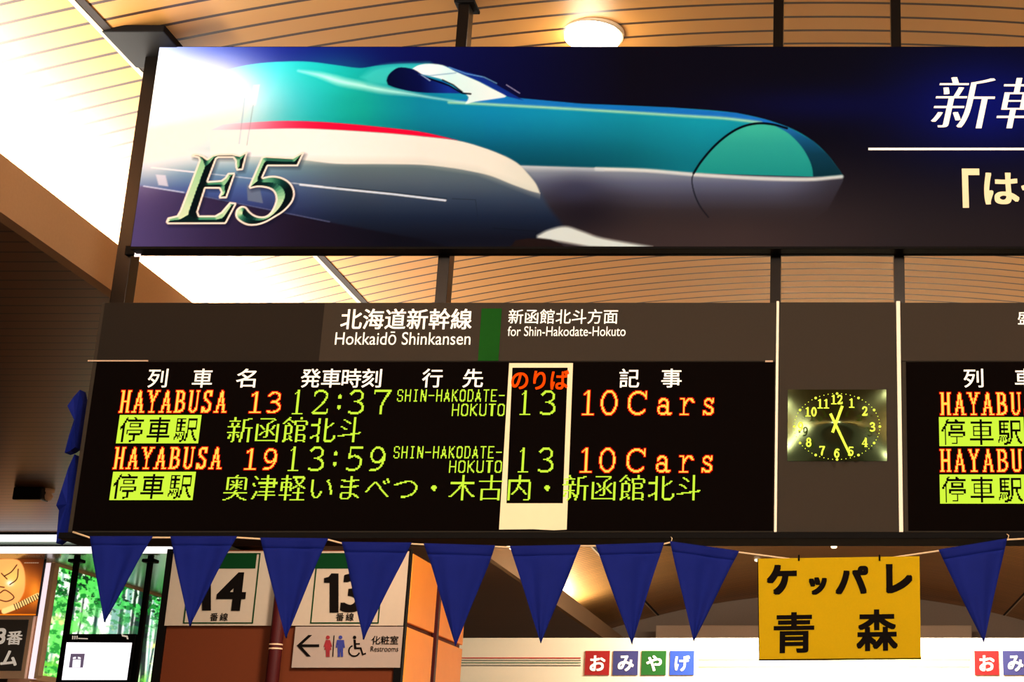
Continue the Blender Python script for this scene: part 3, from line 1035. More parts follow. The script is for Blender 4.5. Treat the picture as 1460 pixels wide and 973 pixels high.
led(LB, spread('HAYABUSA', 169, 325, 557, 588.5, .92), 'red')
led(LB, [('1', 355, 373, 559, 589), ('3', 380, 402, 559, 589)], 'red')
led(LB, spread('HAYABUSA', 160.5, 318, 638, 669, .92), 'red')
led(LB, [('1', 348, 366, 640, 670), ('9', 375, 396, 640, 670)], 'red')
led(LB, [('1', 416, 433, 556, 591), ('2', 444, 470, 556, 591), (':', 480, 488, 556, 591), ('3', 496, 521, 556, 591), ('7', 531, 557, 556, 591)], 'serif')
led(LB, [('1', 410, 427, 637, 672), ('3', 439, 464, 637, 672), (':', 474, 482, 637, 672), ('5', 493, 518, 637, 672), ('9', 526, 551, 637, 672)], 'serif')
for (xa, xb, xc, y) in ((565, 721, 643, 555.5), (560, 717, 639, 636.5)):
    led(LB, spread('SHIN-HAKODATE-', xa, xb, y, y + 17.5, .74), 'thin')
    led(LB, spread('HOKUTO', xc, xb, y + 20.5, y + 38, .76), 'thin')
led(LB, [('1', 740, 757, 557, 592), ('3', 769, 794, 557, 592)], 'serif')
led(LB, [('1', 737.5, 754, 638.5, 674), ('3', 766, 791, 638.5, 674)], 'serif')
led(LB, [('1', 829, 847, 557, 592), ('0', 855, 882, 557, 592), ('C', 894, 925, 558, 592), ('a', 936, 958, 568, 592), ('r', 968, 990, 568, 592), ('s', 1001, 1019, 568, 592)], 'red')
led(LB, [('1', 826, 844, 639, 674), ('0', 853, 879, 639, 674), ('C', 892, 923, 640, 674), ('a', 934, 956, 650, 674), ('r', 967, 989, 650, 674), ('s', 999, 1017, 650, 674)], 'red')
led(LB, spread('新函館北斗', 322.5, 518, 593.5, 632.5), 'kanji')
led(LB, spread('奥津軽いまべつ・木古内・新函館北斗', 316, 1002, 676, 715.5), 'kanji')


def led_box(root, x0, x1, y0, y1):
    """lit block with the dots of 停車駅 left dark"""
    cw = (x1 - x0) / 3
    nx, ny = round(cw / DOT), round((y1 - y0) / DOT)
    mb = MB()
    for i, c in enumerate('停車駅'):
        put_dots(mb, ~ras_glyph(c, nx, ny, .003, 1), (x0 + i * cw, y0, x0 + (i + 1) * cw, y1), T2)
    mb.build('led_text', M['led_green'], root)


led_box(LB, 168, 285, 592, 632.5)
led_box(LB, 158.5, 277, 673, 713.5)
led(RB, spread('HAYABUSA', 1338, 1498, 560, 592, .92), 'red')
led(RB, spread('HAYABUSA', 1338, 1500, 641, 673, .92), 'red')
led_box(RB, 1339, 1460, 595, 636.5)
led_box(RB, 1340, 1461, 677, 718.5)

# rail along the underside
mb = MB()
mb.box(bl - .03, rr, YB - .012, YB + .2, zR, zR + .028, bev=.003)
rail = mb.build('board_rail', M['black'])
recentre(rail)
prop(rail, 'thin black rail running along the underside of both departure boards', 'rail')

# cream paper frame taped over the track-number column
YF = YB - .0065
mb = MB()
o_ = [(726, 518), (817, 518), (808, 755.5), (790, 756.5), (760, 755), (711.5, 755.5)]
i_ = [(730.5, 524.5), (809.5, 524.5), (802.5, 718), (722, 718)]
a, b, c, d, e, f = [P(x, y, YF) for x, y in o_]
g, h, k, l = [P(x, y, YF) for x, y in i_]
mb.prism([a, b, h, g], .001)
mb.prism([b, c, k, h], .001)
mb.prism([c, d, e, f, l, k], .001)
mb.prism([f, a, g, l], .001)
paper = mb.build('paper_frame', M['cream_paper'])
recentre(paper)
prop(paper, 'cream paper frame taped around the platform number column of the left board', 'paper frame')

# ================================================================== CLOCK PANEL
ck = thing('station_clock', ((cl + cr) / 2, YB + .13, zR), 'dark grey clock panel with a rectangular green dial between the two boards', 'clock')
mb = MB(); mb.box(cl, cr, YB, YB + .26, zR + .03, zT, bev=.004)
mb.build('housing', M['header_light'], ck)
for x0, x1 in ((br + .001, cl - .001), (cr + .001, rl - .001)):
    mb = MB(); mb.box(x0, x1, YB - .006, YB + .2, zR + .03, zT + .004, bev=.003)
    mb.build('edge_strip', M['strip'], ck, 'cream upright edge strip')
X0, X1, Z0, Z1 = rect_on((1123, 556, 1264, 658), YB)
mb = MB()
n = 36
v = []
for j in range(n + 1):
    for i in range(n + 1):
        u, t = i / n * 2 - 1, j / n * 2 - 1
        bul = .03 * (1 - u * u) * (1 - t * t) + .004 + .03 * math.exp(-(u * u * 9 + t * t * 9))
        v.append((X0 + (X1 - X0) * i / n, YB - bul, Z0 + (Z1 - Z0) * j / n))
f = [(j * (n + 1) + i, j * (n + 1) + i + 1, (j + 1) * (n + 1) + i + 1, (j + 1) * (n + 1) + i) for j in range(n) for i in range(n)]
mb.add(v, f, 0, True)
mb.build('dial', M['clock_glass'], ck)
YC = YB - .072
for s, x, y in (('12', 1193, 570), ('1', 1214, 575), ('2', 1233, 586.5), ('3', 1244, 609), ('4', 1233, 631), ('5', 1213, 644), ('6', 1193, 646.5),
                ('7', 1172, 643), ('8', 1153, 631), ('9', 1141.5, 608.5), ('10', 1156, 587.5), ('11', 1173.5, 576)):
    mb = MB()
    n_ = len(s)
    for q, c in enumerate(s):
        x_ = x + (q - (n_ - 1) / 2) * 9.0
        put_dots(mb, ras_serif(c, 18, 28, 2.6, 5.6), (x_ - 4.4, y - 6.8, x_ + 4.4, y + 6.8), YC)
    mb.build('numeral', M['clock_ink'], ck)
mb = MB()
for i in range(60):
    a = 2 * math.pi * i / 60
    px_, py_ = 1193.5 + 61 * math.sin(a), 608.5 - 47 * math.cos(a)
    c = P(px_, py_, YC)
    r_ = .0062 if i % 5 == 0 else .0022
    mb.add([(c.x + r_ * math.cos(k * math.pi / 4), YC, c.z + r_ * math.sin(k * math.pi / 4)) for k in range(8)], [tuple(range(8))])
mb.build('minute_marks', M['clock_ink'], ck)


def hand(name, x0, y0, x1, y1, w0, w1, Y):
    dx, dy = x1 - x0, y1 - y0
    L_ = math.hypot(dx, dy)
    nx, ny = -dy / L_, dx / L_
    mb = MB()
    mb.prism([P(x0 + nx * w0, y0 + ny * w0, Y), P(x1 + nx * w1, y1 + ny * w1, Y), P(x1 - nx * w1, y1 - ny * w1, Y), P(x0 - nx * w0, y0 - ny * w0, Y)], .002)
    mb.build(name, M['clock_ink'], ck)


hand('hour_hand', 1187, 617, 1201, 579, 2.0, 2.0, YC - .004)
hand('minute_hand', 1184, 590, 1212, 649, 2.0, 1.6, YC - .008)

# ================================================================== BUNTING
YG = YB - .062
flags = [
    ((128, 765), (218, 765), (149, 888), 'blue pennant first from the left below the board in front of the forest lightbox'),
    ((243, 765), (338, 765), (271, 894), 'blue pennant second from the left covering part of the platform 14 sign'),
    ((371, 767), (468, 768), (408, 911), 'blue pennant third from the left between the platform 14 and 13 signs'),
    ((487, 773), (587, 774), (518, 913), 'blue pennant fourth from the left hiding the 3 of the platform 13 sign'),
    ((604, 775), (706, 778), (649, 922), 'blue pennant in front of the orange side panels'),
    ((727, 779), (828, 777), (771, 918), 'blue pennant beside the bright ceiling patch, with a pale sheen near its top'),
    ((849, 777), (947, 774), (901, 920), 'blue pennant whose tip points between the green and purple shop tiles'),
    ((955, 772), (1054, 786), (989, 916), 'blue pennant with a slanting top, next on the left to the yellow hanging sign'),
    ((1338, 784), (1436, 768), (1403, 917), 'blue pennant hanging to the right of the yellow sign'),
]
SX = 'blue pennants strung under the departure boards'


def pennant(A, B, T, label, Y, seed, fold=.012, hem=.1):
    rnd = random.Random(seed)
    a, b, t = P(*A, Y), P(*B, Y), P(*T, Y)
    ph = rnd.uniform(0, 6)
    n_, mrows = 14, 26

    def pt(u, w_):
        e0, e1 = a.lerp(t, w_), b.lerp(t, w_)
        p_ = e0.lerp(e1, u)
        amp = fold * (1 - .55 * w_) * min(1, w_ * 5)
        dy = amp * math.sin(u * 7.0 + ph + w_ * 1.5) + amp * .6 * math.sin(u * 13 + ph * 2)
        sg = math.sin(u * math.pi) * .004 * (1 - w_) * 0
        return Vector((p_.x + amp * .12 * math.sin(w_ * 6 + ph), p_.y + dy, p_.z - sg))
    root = thing('pennant', ((a.x + b.x) / 2, Y, max(a.z, b.z)), label, 'pennant', SX)

    def sheet(w0, w1, rows, th):
        g = []
        for j in range(rows + 1):
            w_ = w0 + (w1 - w0) * j / rows
            g.append([pt(i / n_, min(w_, .997)) for i in range(n_ + 1)])
        V, F = [], []
        for s_ in (-th, th):
            for row in g:
                V += [p_ + Vector((0, s_, 0)) for p_ in row]
        st = (rows + 1) * (n_ + 1)
        q = lambda s_, j, i: s_ * st + j * (n_ + 1) + i
        for j in range(rows):
            for i in range(n_):
                F.append((q(0, j, i), q(0, j + 1, i), q(0, j + 1, i + 1), q(0, j, i + 1)))
                F.append((q(1, j, i), q(1, j, i + 1), q(1, j + 1, i + 1), q(1, j + 1, i)))
        for j in range(rows):
            F.append((q(0, j, 0), q(1, j, 0), q(1, j + 1, 0), q(0, j + 1, 0)))
            F.append((q(0, j, n_), q(0, j + 1, n_), q(1, j + 1, n_), q(1, j, n_)))
        for i in range(n_):
            F.append((q(0, 0, i), q(0, 0, i + 1), q(1, 0, i + 1), q(1, 0, i)))
            F.append((q(0, rows, i), q(1, rows, i), q(1, rows, i + 1), q(0, rows, i + 1)))
        return V, F
    mb = MB(); mb.add(*sheet(hem, 1, mrows, .0012), 0, True)
    mb.build('cloth', M['flag'], root)
    mb = MB(); mb.add(*sheet(0, hem + .004, 3, .0022), 0, True)
    mb.build('hem', M['flag_hem'], root)
    return root


for i, (A, B, T, lab) in enumerate(flags):
    pennant(A, B, T, lab, YG, 10 + i)

# two folded pennants that hang beside the left end of the board
YS = YB + .12
for pts, lab in (
    ([(114, 556), (105, 566), (96, 579), (103, 590), (107, 594), (98, 622), (92, 646), (100, 643), (107, 638), (113, 610), (118, 575)],
     'small folded blue pennant at the left end of the board, upper of two'),
    ([(106, 648), (97, 668), (88, 697), (80, 721), (84, 728), (82, 750), (80, 775), (90, 768), (104, 757), (108, 720), (110, 680)],
     'folded blue pennant at the left end of the board, lower of two')):
    root = thing('pennant', P(*pts[0], YS), lab, 'pennant', 'blue pennants at the end of the board')
    n = len(pts)
    mid = P(sum(p[0] for p in pts) / n + 2, sum(p[1] for p in pts) / n, YS - .03)
    V = [P(x, y, YS + .018 * math.sin(i * 2.1)) for i, (x, y) in enumerate(pts)]
    V += [p_ + Vector((.004, .05, 0)) for p_ in V]
    V += [mid, mid + Vector((0, .09, 0))]
    mb = MB()
    mb.add(V, [(i, (i + 1) % n, 2 * n) for i in range(n)] + [(n + (i + 1) % n, n + i, 2 * n + 1) for i in range(n)] +
           [(i, n + i, n + (i + 1) % n, (i + 1) % n) for i in range(n)])
    mb.build('cloth', M['flag'], root)

st = [(104, 757), (128, 765), (218, 765), (243, 765), (338, 765), (371, 767), (468, 768), (487, 773), (587, 774), (604, 775), (706, 778), (727, 779), (828, 777), (849, 777),
      (947, 774), (955, 772), (1054, 786), (1138, 797), (1255, 796), (1338, 784), (1436, 768), (1475, 766)]
YST = YG + .028
mb = MB(); mb.tube([P(x, y + 2, YST) for x, y in st], .0042, 8)
for x, y in ((957, 772), (1437, 768)):
    c = P(x, y, YST)
    mb.tube([c + Vector((0, 0, -.004)), c + Vector((.004, -.004, .012)), c + Vector((-.003, .008, .02))], .0022, 6)
sg = mb.build('bunting_string', M['string'])
recentre(sg)
prop(sg, 'cream string under the boards that carries the blue pennants and yellow sign', 'string')

# yellow sign
YY = YB - .08
q4 = [P(1081, 797, YY), P(1311, 793.5, YY), P(1313, 938.5, YY), P(1083, 940.5, YY)]
ys = thing('hanging_sign', ((q4[0] + q4[1]) / 2), 'yellow hand-lettered board with black Japanese characters hanging from the string', 'sign')
mb = MB(); mb.prism(q4, .012)
mb.build('board', M['yellow'], ys)
mb = MB()
mb.prism([P(1081, 797, YY + .013), P(1079.8, 797, YY + .013), P(1082, 942.3, YY + .013), P(1313.6, 940.6, YY + .013), P(1313.6, 937, YY + .013), P(1084, 939, YY + .013)], .004)
mb.build('backing_edge', M['black_ink'], ys)
mb = MB()
for ch, bx, bd in (('ケ', (1093, 805, 1136, 849), .054), ('ッ', (1153, 823, 1179, 849), .062), ('パ', (1191, 807, 1238, 848), .046), ('レ', (1263, 804, 1301, 847), .054),
                   ('青', (1103, 873, 1161, 932), .026), ('森', (1221, 869, 1280, 929), .028)):
    put_text(mb, ch, bx, YY - .002, bd, 0, 0, .015)
mb.build('lettering', M['black_ink'], ys)
for x in (1139, 1254):
    mb = MB(); mb.tube([P(x, 800, YY - .003), P(x, 794, YY - .004), P(x, 792.5, YY + .03)], .004, 8)
    mb.build('tie', M['black'], ys)

# ================================================================== PLATFORM SIGNS ON THE PARTITION
YW = YP - .035


def pane(mb, x0, x1, y0, y1, Y, d=.02, mi=0):
    X0, X1, Z0, Z1 = rect_on((x0, y0, x1, y1), Y)
    mb.box(X0, X1, Y, Y + d, Z0, Z1, mi)


def outline(mb, x0, y0, x1, y1, w_, Y):
    X0, X1, Z0, Z1 = rect_on((x0, y0, x1, y1), Y)
    w_ = w_ * YP / FPX
    mb.box(X0, X1, Y, Y + .004, Z0, Z0 + w_)
    mb.box(X0, X1, Y, Y + .004, Z1 - w_, Z1)
    mb.box(X0, X0 + w_, Y, Y + .004, Z0 + w_, Z1 - w_)
    mb.box(X1 - w_, X1, Y, Y + .004, Z0 + w_, Z1 - w_)


for lab, sx0, sx1, fx0, fx1, nums, kx in (
    ('off-white platform 14 sign with green band on the brown partition', 241, 394, 267, 366, (('1', 280, 301, 816, 871), ('4', 309.5, 351, 816, 872)), 299.5),
    ('off-white platform 13 sign with green band above the restroom sign', 419, 579, 447, 544, (('1', 462, 483, 818, 874), ('3', 487, 520, 818, 874)), 479)):
    c = P((sx0 + sx1) / 2, 892, YW)
    root = thing('platform_sign', c, lab, 'sign', 'platform number signs')
    mb = MB(); pane(mb, sx0, sx1, 786.5, 892.5, YW)
    mb.build('panel', M['sign_white'], root)
    mb = MB(); outline(mb, fx0, 789, fx1, 889.5, 1.6, YW - .006)
    mb.build('border', M['sign_green'], root)
    mb = MB(); pane(mb, fx0 + 1, fx1 - 1, 790, 811, YW - .005, .005)
    mb.build('green_band', M['sign_green'], root)
    mb = MB()
    for ch, a, b, y0, y1 in nums:
        if ch == '1':
            mb.prism([P(a + (b - a) * u, y0 + (y1 - y0) * t_, YW - .006) for u, t_ in ((.98, 1), (.38, 1), (.38, .24), (0, .24), (0, .12), (.3, .09), (.5, 0), (.98, 0))], .003)
        else:
            put_text(mb, ch, (a, y0, b, y1), YW - .006, .03)
    put_text(mb, '番', (kx, 874.5, kx + 11.5, 886), YW - .006, .012)
    put_text(mb, '線', (kx + 14, 874.5, kx + 25.5, 886), YW - .006, .012)
    mb.build('lettering', M['black_ink'], root)

root = thing('restroom_sign', P(495, 952, YW), 'grey restroom sign with left arrow and pictograms below the platform 13 sign', 'sign')
mb = MB(); pane(mb, 418.5, 572.5, 894, 952.5, YW)
mb.build('panel', M['sign_grey'], root)


def ppoly(mb, pts, Y=YW - .006):
    mb.prism([P(x, y, Y) for x, y in pts], .003)


def disc(mb, x, y, r_, Y=YW - .006):
    ppoly(mb, [(x + r_ * math.cos(k * math.pi / 8), y + r_ * math.sin(k * math.pi / 8)) for k in range(16)], Y)


mb = MB()
ppoly(mb, [(428, 919.2), (455, 919.2), (455, 923), (428, 923)])
ppoly(mb, [(423, 921), (439.5, 906), (445, 906), (428.5, 921), (443, 936.5), (437.5, 936.5)])
mb.build('arrow', M['black_ink'], root)
mb = MB()
disc(mb, 467.5, 909.3, 2.7)
ppoly(mb, [(464.5, 913), (470.5, 913), (473.5, 922.5), (471.6, 923), (469.6, 917), (472.6, 927), (470.2, 927), (470, 937), (467.8, 937), (467.4, 927), (466.9, 937), (464.8, 937), (464.6, 927),
           (462.2, 927), (465.3, 917), (463.2, 923), (461.3, 922.5)])
mb.build('woman_pictogram', M['crimson'], root, 'dark red woman pictogram')
mb = MB(); ppoly(mb, [(475.6, 906.5), (476.8, 906.5), (475, 937), (473.8, 937)])
mb.build('divider', M['black_ink'], root)
mb = MB()
disc(mb, 485.5, 909.3, 2.7)
ppoly(mb, [(480.5, 913), (490.5, 913), (491.6, 924), (489.6, 924), (489, 917.5), (489, 937), (486, 937), (485.3, 925), (484.6, 937), (481.4, 937), (481.6, 917.5), (480.6, 924), (478.6, 924)])
mb.build('man_pictogram', M['navy'], root, 'navy man pictogram')
mb = MB()
disc(mb, 505.5, 909.3, 2.4)
ppoly(mb, [(504, 912.5), (507, 912.5), (507.5, 917.5), (513, 917.5), (513, 919.5), (507.8, 919.5), (508, 923.5), (515, 923.5), (518, 932.5), (521.5, 931), (522, 933), (516.5, 935), (513.3, 926), (505, 926)])
ring_ = [(505 + 8.6 * math.cos(R(a)), 928.5 + 8.6 * math.sin(R(a))) for a in range(20, 262, 11)]
for (ax, ay), (bx, by) in zip(ring_[:-1], ring_[1:]):
    k = .77
    ppoly(mb, [(ax, ay), (bx, by), (505 + (bx - 505) * k, 928.5 + (by - 928.5) * k), (505 + (ax - 505) * k, 928.5 + (ay - 928.5) * k)])
mb.build('wheelchair_pictogram', M['black_ink'], root)
mb = MB()
put_text(mb, '化粧室', (530, 907, 568, 919.5), YW - .006, .012)
put_text(mb, 'Restrooms', (528.5, 922, 568, 929.5), YW - .006, .002)
mb.build('lettering', M['black_ink'], root)

# dark red pillar between the two signs
a, b = P(389, 930, YP), P(407, 930, YP)
rp = thing('pillar', ((a.x + b.x) / 2, YP - .03, 0), 'dark red round post between the platform 14 and 13 signs', 'post')
mb = MB(); mb.lathe(((a.x + b.x) / 2, YP - .085, 0), [(.05, 0), (.05, ztop - .03), (.045, ztop - .02)], 20)
mb.build('shaft', M['dark_red'], rp)
mb = MB()
for y in (919.5, 925.5):
    z = P(398, y, YP - .1).z
    mb.lathe(((a.x + b.x) / 2, YP - .085, z), [(.0515, -.006), (.0515, .006)], 20)
mb.build('band', M['peach'], rp)

# ================================================================== LEFT ALCOVE
for y0, y1, lab in ((762.5, 771.5, 'upper of two long white light strips under the dark soffit at far left'), (779.5, 788.5, 'lower of two long white light strips above the forest lightbox')):
    X0, X1, Z0, Z1 = rect_on((-60, y0, 243.5, y1), YA - .08)
    t = thing('light_strip', ((X0 + X1) / 2, YA - .03, Z0), lab, 'lamp', 'light strips above the alcove')
    mb = MB(); mb.box(X0, X1, YA - .08, YA - .02, Z0, Z1, bev=.01)
    mb.build('diffuser', M['tube'], t)
    mb = MB(); mb.box(X0 - .02, X1 + .02, YA - .05, YA - .001, Z1, Z1 + .02)
    mb.build('rail', M['black'], t)

ya, yb_ = 16.75, yfl
zt_, zb_ = PX(75, 806, XL).z, 1.6 + (PX(52, 962, XL).z - 1.6)
lb = thing('lightbox_advertisement', (XL, ya, zb_), 'backlit photo wall of a green beech forest behind the hanging screen', 'lightbox')
mb = MB(); mb.box(XL - .06, XL - .004, ya - .04, yb_ + .05, zb_ - .06, zt_ + .06, bev=.004)
mb.build('frame', M['peach'], lb)


def forest(pos, gu, gv):
    rs = np.random.RandomState(4)
    W_, H_ = yb_ - ya, zt_ - zb_
    X, Y = gu * 100, (1 - gv) * 60
    cv = Canvas(X, Y)
    cv.c = ramp(Y, [(0, (225, 255, 225)), (25, (255, 255, 255)), (45, (240, 255, 240)), (60, (190, 240, 130))])

    def fbm(fx, fy, s):
        out = np.zeros(X.shape)
        for o_ in range(4):
            k = 2 ** o_
            r_ = np.random.RandomState(s + o_)
            g = r_.rand(64, 64)
            xx, yy = X * fx * k, Y * fy * k
            xi, yi = np.floor(xx).astype(int), np.floor(yy).astype(int)
            xf, yf = xx - xi, yy - yi
            xf = xf * xf * (3 - 2 * xf); yf = yf * yf * (3 - 2 * yf)
            q_ = lambda a, b: g[(yi + b) % 64, (xi + a) % 64]
            out += ((q_(0, 0) * (1 - xf) + q_(1, 0) * xf) * (1 - yf) + (q_(0, 1) * (1 - xf) + q_(1, 1) * xf) * yf) / k
        return out / 1.875
    for i in range(26):
        x = rs.uniform(0, 100)
        wd = rs.uniform(.7, 3.4)
        cv.line([(x, -5), (x + rs.uniform(-2, 2), 28), (x + rs.uniform(-3, 3), 58)], wd, [(14, 24, 24), (24, 50, 46), (110, 160, 150)][i % 3], .8, .9)
    n1 = fbm(.16, .2, 7)
    cv.lay(sm(n1, .50, .60) * (.12 + .88 * sm(Y, 30, 4)), (70, 205, 90))
    cv.lay(sm(n1, .42, .56) * sm(X, 34, 12) * .85, (90, 215, 80))
    n2 = fbm(.4, .5, 21)
    cv.lay(sm(n2, .5, .6) * sm(X, 32, 10) * .8, (24, 130, 44))
    cv.lay(sm(n2, .55, .62) * (.15 + .8 * sm(Y, 36, 4)), (20, 120, 40))
    cv.lay(sm(fbm(.5, .5, 33), .6, .66) * sm(Y, 30, 5), (8, 50, 24))
    cv.lay(sm(fbm(.3, .5, 41), .45, .6) * sm(Y, 46, 58), (110, 210, 60))
    cv.lay(sm(fbm(.2, .2, 51), .6, .75) * sm(Y, 20, 34) * sm(Y, 50, 40), (240, 240, 140))
    return cv.c


ink_sheet('film', (XL, ya, zb_), (0, yb_ - ya, 0), (0, 0, zt_ - zb_), 260, 160, forest, M['lightbox'], lb)

# white post at the near edge of the lightbox
Yq = 16.55
X0, X1, Z0, Z1 = rect_on((50, 802, 63, 968), Yq)
wp = thing('corner_post', ((X0 + X1) / 2, Yq, Z0), 'narrow glowing white corner post left of the forest lightbox', 'post')
mb = MB(); mb.prism([P(66, 803, Yq), P(73, 803, Yq), P(48, 968, Yq), P(40, 968, Yq)], .08)
mb.build('lit_face', M['white_post'], wp)
mb = MB(); mb.prism([P(73, 803, Yq), P(79, 803, Yq), P(54, 964, Yq), P(48, 968, Yq)], .1)
mb.build('side_trim', M['peach'], wp)

# orange festival poster and dark platform sign
Yo = 16.5
X0, X1, Z0, Z1 = rect_on((-45, 797, 57, 878), Yo)
po = thing('poster', ((X0 + X1) / 2, Yo, Z0), 'orange festival poster with a painted paper lantern face at the far left edge', 'poster')
mb = MB(); mb.box(X0, X1, Yo + .002, Yo + .05, Z0, Z1)
mb.build('backing', M['black'], po)


def fest(pos, gu, gv):
    X, Y = to_px(pos[..., 0], pos[..., 1], pos[..., 2])
    cv = Canvas(X, Y)
    cv.c[:] = (44, 16, 8)
    cv.blob(15, 840, 46, 40, (240, 110, 24), .95)
    cv.blob(50, 845, 10, 20, (250, 140, 40), .9)
    cv.poly([tuple(p) for p in catmull([(-30, 800), (18, 797), (32, 806), (36, 828), (32, 850), (14, 868), (-30, 872)], 4)], (244, 164, 88), 2)
    cv.blob(18, 826, 16, 14, (240, 196, 96), .8)
    cv.blob(14, 832, 5, 4, (255, 246, 220), 1)
    for l_ in (((24, 806), (16, 816), (6, 822)), ((2, 818), (10, 826)), ((0, 846), (8, 842), (20, 852), (10, 858), (0, 856)), ((26, 812), (24, 826), (14, 834)), ((-6, 836), (6, 838))):
        cv.line([tuple(p) for p in catmull(l_, 4)], 1.4, (40, 12, 6), 1)
    cv.line([(6, 872), (26, 864), (54, 850)], 8, (250, 200, 120), 1.5)
    for k in range(11):
        x = 20 + k * 3.3
        cv.line([(x, 862 - k * 1.4), (x + 3, 870 - k * 1.6)], 1.3, (20, 8, 4), .8)
    cv.line([(0, 877), (57, 877)], 2, (230, 120, 20), 1.5)
    for k in range(7):
        cv.line([(35 + k * 3, 803), (36.6 + k * 3, 803)], 1.2, (190, 170, 150), .8, .7)
    return cv.c


ink_sheet('print', (X0, Yo, Z0), (X1 - X0, 0, 0), (0, 0, Z1 - Z0), 200, 150, fest, M['poster'], po)

X0, X1, Z0, Z1 = rect_on((-80, 884, 35, 957), Yo)
gs = thing('platform_sign', ((X0 + X1) / 2, Yo, Z0), 'dark grey sign with white characters below the orange poster at far left', 'sign')
mb = MB(); mb.box(X0, X1, Yo, Yo + .05, Z0, Z1, bev=.004)
mb.build('panel', M['grey_sign'], gs)
mb = MB()
a, b, c, d = rect_on((-90, 878.5, 41, 968), Yo + .01)
mb.box(a, b, Yo + .012, Yo + .06, c, d)
mb.build('frame', M['peach'], gs)
mb = MB()
put_text(mb, '3', (-4, 896, 8, 919), Yo - .004, .03)
put_text(mb, '番', (9.5, 900, 32, 920), Yo - .004, .02)
put_text(mb, 'ム', (1.5, 928, 25, 950), Yo - .004, .03)
mb.build('lettering', M['white_ink'], gs)

# hanging screen on two poles
Yh = 16.25
hs = thing('hanging_display', P(145, 795, Yh), 'black framed white screen held between two dark ceiling poles', 'display')
zc = zf0 + .02
for (xa, ya1), (xb, yb1) in (((110, 795), (84, 965)), ((215, 797), (199, 965))):
    t_ = P(xa, 797, Yh)
    mb = MB(); mb.box(t_.x - .026, t_.x + .026, Yh - .025, Yh + .025, P(xb, 990, Yh).z, zc, bev=.006)
    mb.build('pole', M['black'], hs)
    mb = MB(); mb.box(t_.x - .07, t_.x + .07, Yh - .06, Yh + .06, P(xa, 803, Yh).z, P(xa, 798, Yh).z, bev=.01)
    mb.build('ceiling_plate', M['black'], hs)
xa, xb = P(91, 940, Yh).x, P(192, 940, Yh).x
mb = MB(); mb.box(xa, xb, Yh - .05, Yh + .05, P(140, 976, Yh).z, P(140, 905, Yh).z, bev=.008)
mb.build('casing', M['black'], hs)
mb = MB(); mb.prism([P(95, 916.5, Yh - .055), P(188, 917, Yh - .055), P(180.5, 970, Yh - .055), P(88, 970, Yh - .055)], .006)
mb.build('screen', M['screen'], hs)
mb = MB()
X0, X1, Z0, Z1 = rect_on((99.5, 932.5, 119.5, 952.5), Yh - .058)
mb.box(X0, X1, Yh - .058, Yh - .055, Z0, Z1)
mb.build('icon', M['mauve'], hs)
mb = MB()
ppoly(mb, [(104, 941), (115, 941), (114, 952), (103, 952)], Yh - .06)
ppoly(mb, [(104, 938), (108, 937), (108, 939.5), (104, 940)], Yh - .06)
ppoly(mb, [(111, 937), (115, 938), (115, 940), (111, 939.5)], Yh - .06)
mb.build('icon_figure', M['screen'], hs)
mb = MB()
for x in (103, 106, 109):
    ppoly(mb, [(x, 907), (x + 1.6, 907), (x + 1.2, 912), (x - .2, 912)], Yh - .054)
ppoly(mb, [(111.5, 910), (125, 910.5), (125, 912), (111.5, 911.6)], Yh - .054)
ppoly(mb, [(173, 904), (176, 906), (182, 907), (183, 912), (181, 912), (180, 909), (174, 908)], Yh - .054)
mb.build('lettering', M['white_ink'], hs)

# small surveillance camera box below the soffit
p, q = P(23, 699, 13.55), P(62, 714, 13.55)
sc_ = thing('surveillance_camera', (p.x, 13.55, LIP_B), 'dark camera box fixed under the brown soffit at far left', 'camera')
mb = MB(); mb.box(p.x, q.x, 13.5, 13.64, q.z, LIP_B - .0, bev=.012)
mb.build('casing', M['frame'], sc_)
c = P(68, 710, 13.6)
mb = MB(); mb.lathe((c.x, 13.6, LIP_B), [(.05, 0), (.05, -.03), (.03, -.04), (.045, -.07), (.03, -.1), (.005, -.11)], 18)
mb.build('dome', M['peach'], sc_)

# ================================================================== SHOP SIGN
YSH = 19.0
X0 = P(640, 940, YSH).x
zt_ = P(900, 910, YSH).z
sh = thing('shop_sign', (1.0, YSH, 2.2), 'long white shop sign with coloured square kana tiles at the bottom', 'sign')
mb = MB(); mb.box(X0, 5.2, YSH, YSH + .3, 2.2, zt_, bev=.01)
mb.build('panel', M['fascia'], sh)
YT = YSH - .012
for ch, x0, x1, m_ in (('お', 834, 869, 'tile_red'), ('み', 874, 909.5, 'tile_purple'), ('や', 914.5, 949.5, 'tile_green'), ('げ', 955, 989.5, 'tile_blue'),
                       ('お', 1389.5, 1424, 'tile_red'), ('み', 1430, 1465, 'tile_purple'), ('や', 1470.5, 1505.5, 'tile_green'), ('げ', 1511, 1546, 'tile_blue')):
    mb = MB(); pane(mb, x0, x1, 928.5, 963, YT, .012)
    tl = mb.build('kana_tile', M[m_], sh)
    mb = MB(); put_text(mb, ch, (x0 + 7, 935, x1 - 6, 957.5), YT - .006, .028)
    mb.build('lettering', M['white_ink'], tl)
mb = MB()
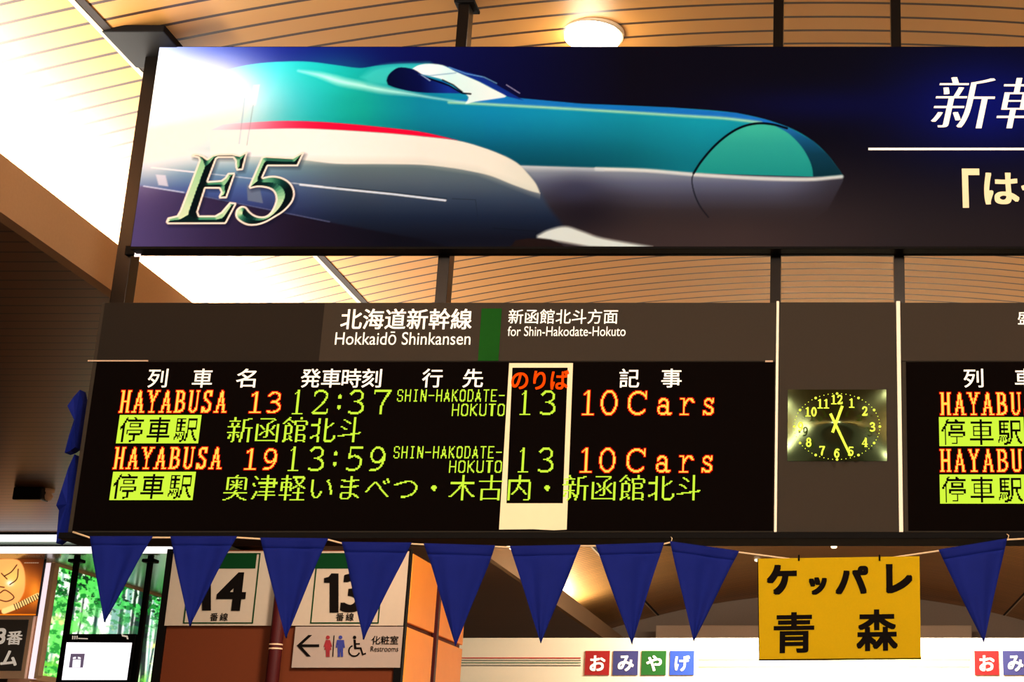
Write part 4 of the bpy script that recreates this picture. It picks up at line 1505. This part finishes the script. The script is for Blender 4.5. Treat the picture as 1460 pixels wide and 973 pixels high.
for y, k, hgt in ((938.7, 0, 1.5), (942, 1, 1.2), (945.4, 2, 1.2), (949.2, 1, 1.4)):
    pane(mb, 655, 828, y - hgt / 2, y + hgt / 2, YSH - .006, .006, k)
for y in (941, 951):
    pane(mb, 996, 1383, y - .7, y + .7, YSH - .006, .006, 3)
mb.build('stripes', [M['line_red'], M['line_grey'], M['line_green'], M['line_cream']], sh)
area_light('shop_sign_fill', (.2, YSH - 1.2, 4.7), (0, .5, -1), 3.0, .25, SHOP_POWER, (1, .93, .76))  # hidden fill light added to brighten the shop sign

# ================================================================== DOWNLIGHTS
def downlight(x, y, r_, m_, label, glow=0.0):
    z = vault_z(x)
    t = thing('downlight', (x, y, z), label, 'lamp', 'round downlights in the vaulted ceiling')
    mb = MB(); mb.lathe((x, y, z + .02), [(r_ * 1.0, -.02), (r_ * 1.12, -.034), (r_ * 1.15, -.02), (r_ * 1.15, .0)], 32)
    mb.build('trim_ring', M['ring'], t)
    mb = MB(); mb.lathe((x, y, z - .0), [(r_ * .5, -.05), (r_ * .9, -.044), (r_, -.034), (r_, .01)], 32)
    mb.build('lens', m_, t)
    return t


p = P(842, 46, 7.22)
downlight(p.x, 7.28, .148, M['lamp'], 'large glaring downlight just above the banner')
pl_ = bpy.data.lights.new('downlight_glow', 'POINT')
pl_.energy, pl_.color, pl_.shadow_soft_size = 9, (1, .85, .6), .1
po_ = bpy.data.objects.new('downlight_glow', pl_)
COL.objects.link(po_)
po_.location = (p.x, 7.28, vault_z(p.x) - .2)
for px_, py_, r_, lab, m_ in ((1189, 778, .05, 'small warm downlight straight above the yellow sign', 'small_lamp'), (1080, 797, .05, 'small warm downlight beside the top left corner of the yellow sign', 'small_lamp'),
                              (1068, 770, .1, 'faint round downlight under the board left of the yellow sign', 'ring'), (1312, 771, .1, 'faint round downlight under the board right of the yellow sign', 'ring')):
    r0 = ray(px_, py_)
    t_ = 24.0
    for _ in range(30):
        pt = EYE + r0 * t_
        t_ *= (vault_z(pt.x) - 1.6) / (pt.z - 1.6)
    pt = EYE + r0 * t_
    downlight(pt.x, pt.y, r_, M[m_], lab)
